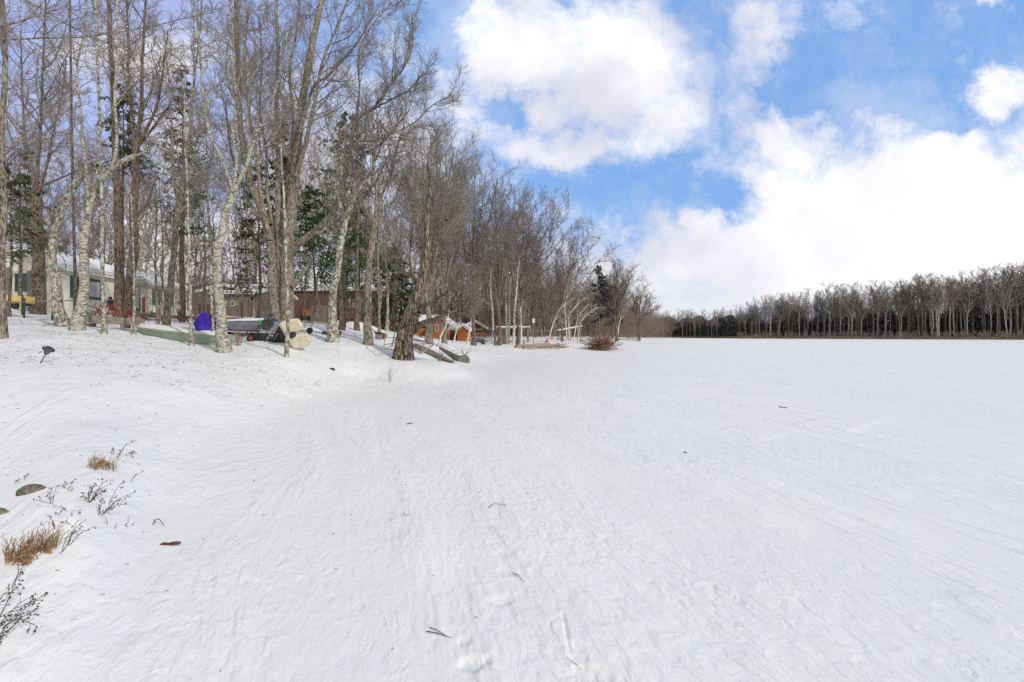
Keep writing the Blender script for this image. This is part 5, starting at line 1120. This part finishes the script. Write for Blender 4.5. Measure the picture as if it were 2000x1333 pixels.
# brush pile
c = hit(1172, 685); rgn = np.random.default_rng(4); r = thing('brush_pile', 'reddish brown heap of cut branches lying on the ice at the shore', 'brush pile', c)
N = 420; th = rgn.uniform(0, 2 * math.pi, N); el = rgn.uniform(-.3, 1.1, N); ln = rgn.uniform(.5, 1.5, N); o0 = np.stack([rgn.normal(size=N) * .5, rgn.normal(size=N) * .45, rgn.uniform(0, .8, N)], -1)
dv = np.stack([np.cos(th) * np.cos(el), np.sin(th) * np.cos(el) * .7, np.sin(el) * .75], -1); s = np.linspace(0, 1, 4)
P = o0[:, None] + dv[:, None] * (ln[:, None] * s[None])[..., None] + rgn.normal(size=(N, 4, 3)) * .03; P[..., 2] = np.maximum(P[..., 2], .02); Rr = (rgn.uniform(.012, .032, N)[:, None]) * (1 - .6 * s)[None]
A_ = grow(rgn, P, Rr, 3, .3, 1, (20, 50), .4, 3, .2, .02, .009, .011, .3); tmesh([(P, Rr, 4), (*A_, 3)], 'branches', mat('brush_red', (0.16, 0.075, 0.045), (0.30, 0.19, 0.13), 2, .9), r)
# docks at the tip
for i, (xa, xb, d, lab) in enumerate([(1186, 1228, 92, 'snowy dock section on posts near the tip of the shore'), (1228, 1252, 96, 'second shorter dock section, farther right, tilted on the bank')]):
    a, b = np.array(px(xa, 661.5, d)), np.array(px(xb, 663.5, d)); a[2] = .75; b[2] = .55; r = thing('dock_section', lab, 'dock', (a[0], a[1], 0), group='dock sections at the tip of the shore'); t_ = np.array([0, 0, .12]); n = np.array([0, 1.6, 0])
    MB().loft([[tuple(a), tuple(a + t_), tuple(a + t_ + n), tuple(a + n)], [tuple(b), tuple(b + t_), tuple(b + t_ + n), tuple(b + n)]]).build('deck', M_wood, r, world=True)
    for k in range(6): p = a + (b - a) * (k + .5) / 6; MB().tube([(p[0], p[1] - .05, -.3), (p[0] + .1, p[1] - .05, p[2] + (.35 if k % 2 else .1))], .06, 6).build('post', M_drift, r, world=True)
# shrubs
def shrub(name, label, x, d, n, h, rm, mt, seed, spread=.5, tw=5):
    p = at(x, d); r = thing(name, label, 'shrub', p); q = np.random.default_rng(seed); s = np.linspace(0, 1, 5); dr = q.normal(size=(n, 2)) * spread; hh = h * q.uniform(.5, 1.1, n)
    P = np.stack([q.normal(size=(n, 1)) * h * .08 + dr[:, :1] * hh[:, None] * s ** 1.3, q.normal(size=(n, 1)) * h * .08 + dr[:, 1:] * hh[:, None] * s ** 1.3, -.03 + hh[:, None] * s], -1); Rr = rm * 1.4 * (1.1 - .6 * s)[None] * np.ones((n, 1))
    A = grow(q, P, Rr, tw, .3, 1, (15, 40), .4, 4, .15, .05, rm * .8, .011, .3); tmesh([(P, Rr, 4)], 'stems', mt, r); tmesh([(*A, 3)], 'twigs', mt, r); return r
shrub('bare_shrub', 'thin bare shoots sprouting right of the thick pale birch', 466, 16.4, 16, .75, .0045, M_twigr, 1)
shrub('bare_shrub', 'tiny bare seedling in the snow before the metal frame', 762, 15.2, 5, .5, .004, M_twig, 2, .3)
shrub('bare_shrub', 'low twiggy weeds in the snow right of the old tree foot', 858, 19, 14, .5, .005, M_twig, 3, .7)
shrub('bare_shrub', 'small reddish bush left of the broken shaggy stump', 944, 43, 26, .8, .012, M_twigr, 4, .7)
shrub('bare_shrub', 'scraggly reddish shoots at the end of the green overturned boat', 902, 24.5, 14, .6, .007, M_twigr, 6, .5)
shrub('bare_shrub', 'pale bushy dead stems around the orange deck posts', 985, 46, 22, 1.3, .011, M_twigg, 7, .4)
# broken plank lying by the frame
p = hit(848, 690); r = thing('broken_branch', 'dark broken branch on the snow right of the old tree', 'branch', p); P = np.array([[0, 0, .03], [.12, .05, .10], [.25, 0, .06], [.42, -.1, .02]]) + np.array(p); MB().tube(P, .025, 6, .01).tube([P[1], P[1] + [.05, .1, .12], P[1] + [.2, .1, .12]], .014, 5, .006).tube([P[2], P[2] + [-.1, -.1, .1]], .012, 5, .005).build('wood', M_stem, r, world=True)
p = hit(95, 628); r = thing('dead_branch', 'fallen twiggy branch on the snow left of the birch pair', 'branch', hit(100, 640)); q = np.random.default_rng(9); c0 = np.array(hit(100, 640)); P = np.stack([c0 + [-.5, .1, .02], c0 + [-.15, 0, .08], c0 + [.2, .1, .18], c0 + [.5, .3, .34]])[None]; Rr = np.array([[.006, .01, .013, .016]]); A = grow(q, P, Rr, 8, .1, 1, (30, 70), .35, 4, .2, .0, .004, .011, .3)
tmesh([(P - c0, Rr, 5), (A[0] - c0, A[1], 3)], 'wood', M_stem, r)

# ---------------------------------------------------------------- solar path light
f = hit(79, 711); r = thing('solar_path_light', 'small grey solar path light leaning right out of the snow', 'garden light', f); r.rotation_euler = (R_(4), R_(33), 0); r.scale = (1.12, 1.12, 1.12)
MB().tube([(0, 0, -.06), (0, 0, .17)], .0075, 8).build('stake', M_dsteel, r)
m = MB().tube([(0, 0, .17), (0, 0, .185), (0, 0, .20)], [.012, .028, .036], 12); m.build('collar', M_dsteel, r)
MB().tube([(0, 0, .20), (0, 0, .265)], [.030, .040], 12).build('lens', mat('clear_lens', (0.35, 0.35, 0.33), None, 1, .25), r)
m = MB()
for j in range(8): a_ = j * math.pi / 4; m.tube([(.033 * math.cos(a_), .033 * math.sin(a_), .198), (.044 * math.cos(a_), .044 * math.sin(a_), .268)], .004, 5)
m.build('cage', M_dsteel, r)
cap = MB().tube([(0, 0, .262), (0, 0, .272), (0, 0, .292), (0, 0, .305)], [.085, .082, .055, .03], 14).build('cap', mat('lamp_grey', (0.035, 0.037, 0.042), (0.06, 0.06, 0.065), 20, .5), r, bevel=.003)
MB().box((0, 0, .307), (.045, .045, .004)).build('solar_cell', M_black, cap)

# ---------------------------------------------------------------- foreground
def blob(name, label, cat, p, sx_, sy_, h, mt, seed):
    r = np.random.default_rng(seed); rings = []
    for k in range(7):
        t = k / 6; rad = math.cos(t * math.pi / 2) ** .7; rings.append([(sx_ * rad * math.cos(a) * (1 + .18 * math.sin(3 * a + seed) + .1 * r.normal() * .5), sy_ * rad * math.sin(a) * (1 + .1 * r.normal() * .5), -.02 + (h + .02) * math.sin(t * math.pi / 2)) for a in np.linspace(0, 2 * math.pi, 17)[:-1]])
    m = MB().loft(rings); o = m.build(name, mt, None, smooth=True); o.location = p; tag(o, label, cat); return o
blob('stone', 'flat speckled brown stone showing through the snow behind the weeds', 'stone', hit(62, 960), .105, .07, .045, M_rock, 1)
blob('stone', 'edge of a second stone in the snow at the left border', 'stone', hit(-6, 1003), .085, .05, .035, M_rock, 2)
blob('leaf_clod', 'curled brown leaf on the snow in the middle distance', 'leaf', hit(648, 723), .10, .06, .05, M_barkp, 3)
p = hit(333, 1065); r = thing('bark_piece', 'dark reddish strip of bark lying on the snow', 'bark', p); r.rotation_euler = (0, 0, R_(12))
MB().loft([[(x, -.012 - .004 * math.sin(x * 90), .004), (x, -.010, .014), (x, 0, .020 + .004 * math.sin(x * 120)), (x, .012, .012), (x, .014, .003)] for x in np.linspace(-.062, .062, 9)]).build('strip', M_barkp, r); MB().loft([[(x, -.004, .021), (x, 0, .027), (x, .004, .021)] for x in (.03, .036, .045)]).build('knot', M_barkp, r)
def stick(label, pts, rr, mt=M_stem, name='stick', up=.008, cat='stick', group='loose sticks on the ice', arch=0):
    W0 = [np.array(hit(*q)) for q in pts]; n = len(W0)
    for i, v in enumerate(W0): v[2] += up + arch * math.sin(math.pi * i / max(1, n - 1))
    P = smooth_line(W0, max(4, 3 * n)); r = MB().tube(P, rr, 6, rr * .55); o = r.build(name, mt, None, smooth=True); tag(o, label, cat, group); return o
o = stick('thin forked twig pair lying on the ice near the footprints', [(833, 1237), (856, 1243), (881, 1250)], .0028)
o2 = stick('y', [(839, 1231), (858, 1238), (870, 1246)], .0024); o2.parent = o; del o2['label'], o2['category'], o2['group']; o2.name = 'prong'
for lab, pts, rr, ar in [('curled twig above the line of footprints', [(955, 994), (966, 988), (975, 990), (989, 988)], .003, .01), ('short hooked twig below the curled one', [(788, 1005), (793, 1011), (799, 1009)], .0022, .004), ('two pronged dark twig right of the footprints', [(1003, 1124), (1012, 1130), (1020, 1137)], .003, .004),
                         ('short blunt stick lying in the middle of the ice', [(795, 830), (806, 829)], .010, 0), ('dark needle like stick far out on the ice', [(1521, 796), (1528, 797), (1538, 798)], .012, .0), ('tiny bent chip far out left of the needle like stick', [(1336, 885), (1342, 886)], .008, 0),
                         ('arched twig standing out of the snow above the bark strip', [(299, 1029), (304, 1026), (311, 1025), (321, 1030)], .004, .035), ('thin blade of twig left of the arched one', [(303, 1024), (300, 1018)], .002, .0)]:
    stick(lab, pts, rr, arch=ar)
# wire hoop
p = hit(621, 756); r = thing('wire_hoop', 'bent wire hoop poking from the snow in the middle distance', 'wire', p)
P = [(-.11, 0, .07), (-.05, 0, .05), (.0, 0, .0), (.04, .03, -.01), (.07, .03, .03), (.05, .0, .09), (.01, -.02, .12), (-.03, -.02, .10), (-.03, 0, .05), (.03, 0, .03), (.08, 0, .0)]
MB().tube(smooth_line(np.array(P) + np.array(p) + [0, 0, .02], 40), .004, 5).build('wire', M_steel, r, world=True)
# weeds
def stemset(name, label, cat, c, stems, r0, mt, seed, buds=0, side=3):
    """stems: world polylines rooted at c"""
    q = np.random.default_rng(seed); root = thing(name, label, cat, c); c = np.array(c)
    K = 9; P = np.stack([smooth_line(np.array(s) - c, K) for s in stems]); P[:, 1:-1] += q.normal(size=(len(stems), K - 2, 3)) * .004; Rr = np.linspace(1, .45, K)[None] * r0 * np.ones((len(stems), 1))
    g = [(P, Rr, 5)]; A = None
    if side: A = grow(q, P, Rr, side, .3, 1, (25, 65), .24, 4, .2, .15, r0 * .5, .011, .4); g.append((*A, 4))
    if buds and A is not None:
        tips = np.concatenate([A[0][:, -1], P[:, -1], A[0][:, 2]]); t = np.repeat(tips, buds, 0) + q.normal(size=(len(tips) * buds, 3)) * .005; z = q.uniform(.0025, .005, len(t))
        up = np.zeros((len(t), 3)); up[:, 2] = z; g.append((np.stack([t - up, t, t + up], 1), np.stack([z * .3, z, z * .3], 1), 5))
    tmesh(g, 'stems', mt, root)
    return root
def S(x0, y0, x1, y1, h0=0.0, bend=.2, d_add=0.0):
    """a stem rooted where pixel (x0, y0) meets the snow, ending at pixel (x1, y1) at about the same distance"""
    a = np.array(hit(x0, y0)); b = np.array(px(x1, y1, a[1] + d_add)); b[2] = max(b[2], gz(b[0], b[1]) + .012); m_ = (a + b) / 2 + np.array([0, 0, bend * np.linalg.norm(b - a) * .3]); a[2] -= .03; return [a, m_, b]
rg = random.Random(21)
def straw_tuft(label, x0, x1, y, n, h, seed, slope=0.0, lean=.35):
    r2 = random.Random(seed); st = []
    for i in range(n):
        t = r2.random(); x = x0 + (x1 - x0) * t; yy = y + slope * t + r2.uniform(-5, 5); hh = h * r2.uniform(.45, 1.1); st.append(S(x, yy, x + hh * r2.uniform(lean - .6, lean + .6), yy - hh, bend=r2.uniform(-.2, .4), d_add=r2.uniform(-.05, .1)))
    root = stemset('straw_tuft', label, 'grass tuft', st[0][0] + np.array([0, 0, .03]), st, .0026, M_straw, seed, side=0)
    lf = [S(x0 + (x1 - x0) * r2.random(), y + r2.uniform(-4, 8), x0 + (x1 - x0) * r2.random() + r2.uniform(-8, 14), y - h * r2.uniform(.1, .5), bend=.5) for _ in range(max(3, n // 4))]
    c = np.array(root.location); K = 7; P = np.stack([smooth_line(np.array(s) - c, K) for s in lf]); Rr = np.array([[.002, .004, .005, .005, .004, .003, .001]]) * np.ones((len(lf), 1)); tmesh([(P, Rr, 4)], 'dry_leaves', M_straw, root); return root
straw_tuft('cut tan straw tuft with stiff stubble at the top of the weed patch', 172, 224, 912, 60, 26, 5, 6, .25)
straw_tuft('larger rusty straw tuft by the left border below the flat stone', 8, 74, 1100, 85, 50, 6, -18, .35)
straw_tuft('small straw tuft right beside the larger rusty one', 74, 108, 1080, 40, 44, 7, -12, .35)
stemset('dried_weed', 'dark dried weed with beady seed heads right of the flat stone', 'weed', hit(170, 982), [S(170, 982, 178, 950), S(171, 982, 186, 948), S(172, 981, 195, 955), S(173, 980, 208, 940), S(170, 982, 160, 962), S(172, 981, 216, 944), S(180, 978, 200, 960)], .0028, M_barkp, 31, 2, 3)
stemset('dried_weed', 'dried weed bending right from the middle of the weed patch', 'weed', hit(192, 1008), [S(192, 1008, 200, 975), S(193, 1007, 230, 985), S(194, 1005, 245, 976), S(212, 985, 262, 962, bend=.0), S(250, 940, 277, 922, bend=0), S(198, 1004, 218, 994), S(210, 986, 242, 938), S(192, 1008, 196, 980)], .0024, M_stem, 32, 2, 3)
stemset('dried_weed', 'low wiry weed trailing past the flat stone', 'weed', hit(150, 1002), [S(150, 1002, 66, 976, bend=.1), S(98, 985, 112, 950), S(98, 985, 100, 952), S(130, 962, 145, 938), S(116, 955, 132, 945), S(110, 1008, 128, 992), S(130, 1005, 156, 998), S(26, 948, 38, 936), S(44, 940, 52, 926)], .0022, M_stem, 33, 2, 2)
stemset('dried_weed', 'long thin weed leaning over the larger rusty tuft', 'weed', hit(116, 1085), [S(116, 1085, 140, 1040), S(120, 1078, 164, 1018), S(128, 1066, 185, 1030), S(130, 1064, 155, 1016), S(118, 1056, 175, 1036), S(142, 1030, 120, 1035, bend=.4), S(110, 1034, 94, 1008)], .0024, M_stem, 34, 1, 2)
stemset('dried_weed', 'arching seedy weed at the bottom left corner', 'weed', hit(2, 1255), [S(-20, 1260, 70, 1190, bend=.1), S(-20, 1250, 64, 1165, bend=.3), S(-30, 1230, 80, 1172, bend=.3), S(-10, 1240, 90, 1158, bend=.0), S(-10, 1215, 44, 1120, bend=.1), S(-20, 1200, 20, 1150), S(20, 1150, 52, 1080, bend=.1), S(-15, 1280, 14, 1235), S(-10, 1228, 74, 1225, bend=.6), S(-20, 1245, 40, 1200)], .0026, M_stem, 35, 2, 4)
stemset('dried_weed', 'seedy weed sprig above the cut straw tuft', 'weed', hit(226, 896), [S(226, 896, 258, 862), S(228, 894, 240, 878), S(222, 890, 222, 876), S(256, 894, 262, 882), S(240, 888, 266, 886)], .0026, M_stem, 36, 2, 3)
stemset('dried_weed', 'few bare stalks standing alone right of the weed patch', 'weed', hit(246, 1032), [S(246, 1032, 253, 1008, bend=0), S(224, 1034, 228, 1022, bend=0), S(258, 1026, 264, 1020, bend=0), S(212, 1026, 208, 1012), S(110, 1030, 94, 1006, bend=0), S(80, 1030, 82, 1018)], .0030, M_stem, 37, 0, 0)
# litter of needles, chips and seeds blown over the snow
nr = np.random.default_rng(61); M = 2600
u = np.r_[nr.uniform(-1.1, .15, M // 2), nr.uniform(-1.1, -.4, M // 2)]; d = np.r_[np.exp(nr.uniform(math.log(2.3), math.log(30), M // 2)), np.exp(nr.uniform(math.log(9), math.log(22), M // 2))]
X = u * d; g0 = ground(X, d); keep = nr.random(M) < np.clip((g0 + .06) * 1.6, .05, 1.0); X, d, g0 = X[keep], d[keep], g0[keep]; M = len(X)
th = nr.uniform(0, math.pi, M); ln = nr.uniform(.003, .016, M) * np.where(nr.random(M) < .08, 2.5, 1) * np.clip(d / 6, .7, 1.8); dv = np.stack([np.cos(th), np.sin(th), nr.normal(size=M) * .15], -1) * ln[:, None]
c0 = np.stack([X, d, g0 + .004], -1); P = np.stack([c0 - dv, c0 + dv + nr.normal(size=(M, 3)) * [.003, .003, .002], c0 + dv * 1.4], 1); Rr = np.ones((M, 3)) * (nr.uniform(.0008, .0024, M) * np.clip(d / 6, .8, 2))[:, None]
V1, F1 = tube_arrays(P, Rr, 4); mass('twig_litter', 'fine dark twigs and bark bits scattered over the snowy bank', 'litter', V1, [F1], M_stem)

# stones and snowy lumps along the near shore
rg = random.Random(12)
for i in range(9):
    x = rg.uniform(1000, 1150); y = rg.uniform(667, 680); p = hit(x, y); w_ = rg.uniform(.12, .3)
    o = blob('shore_stone', 'small dark stone in the snow along the edge of the ice', 'stone', p, w_, w_ * .7, w_ * .7, M_rock, 40 + i); o['group'] = 'small stones along the edge of the ice'
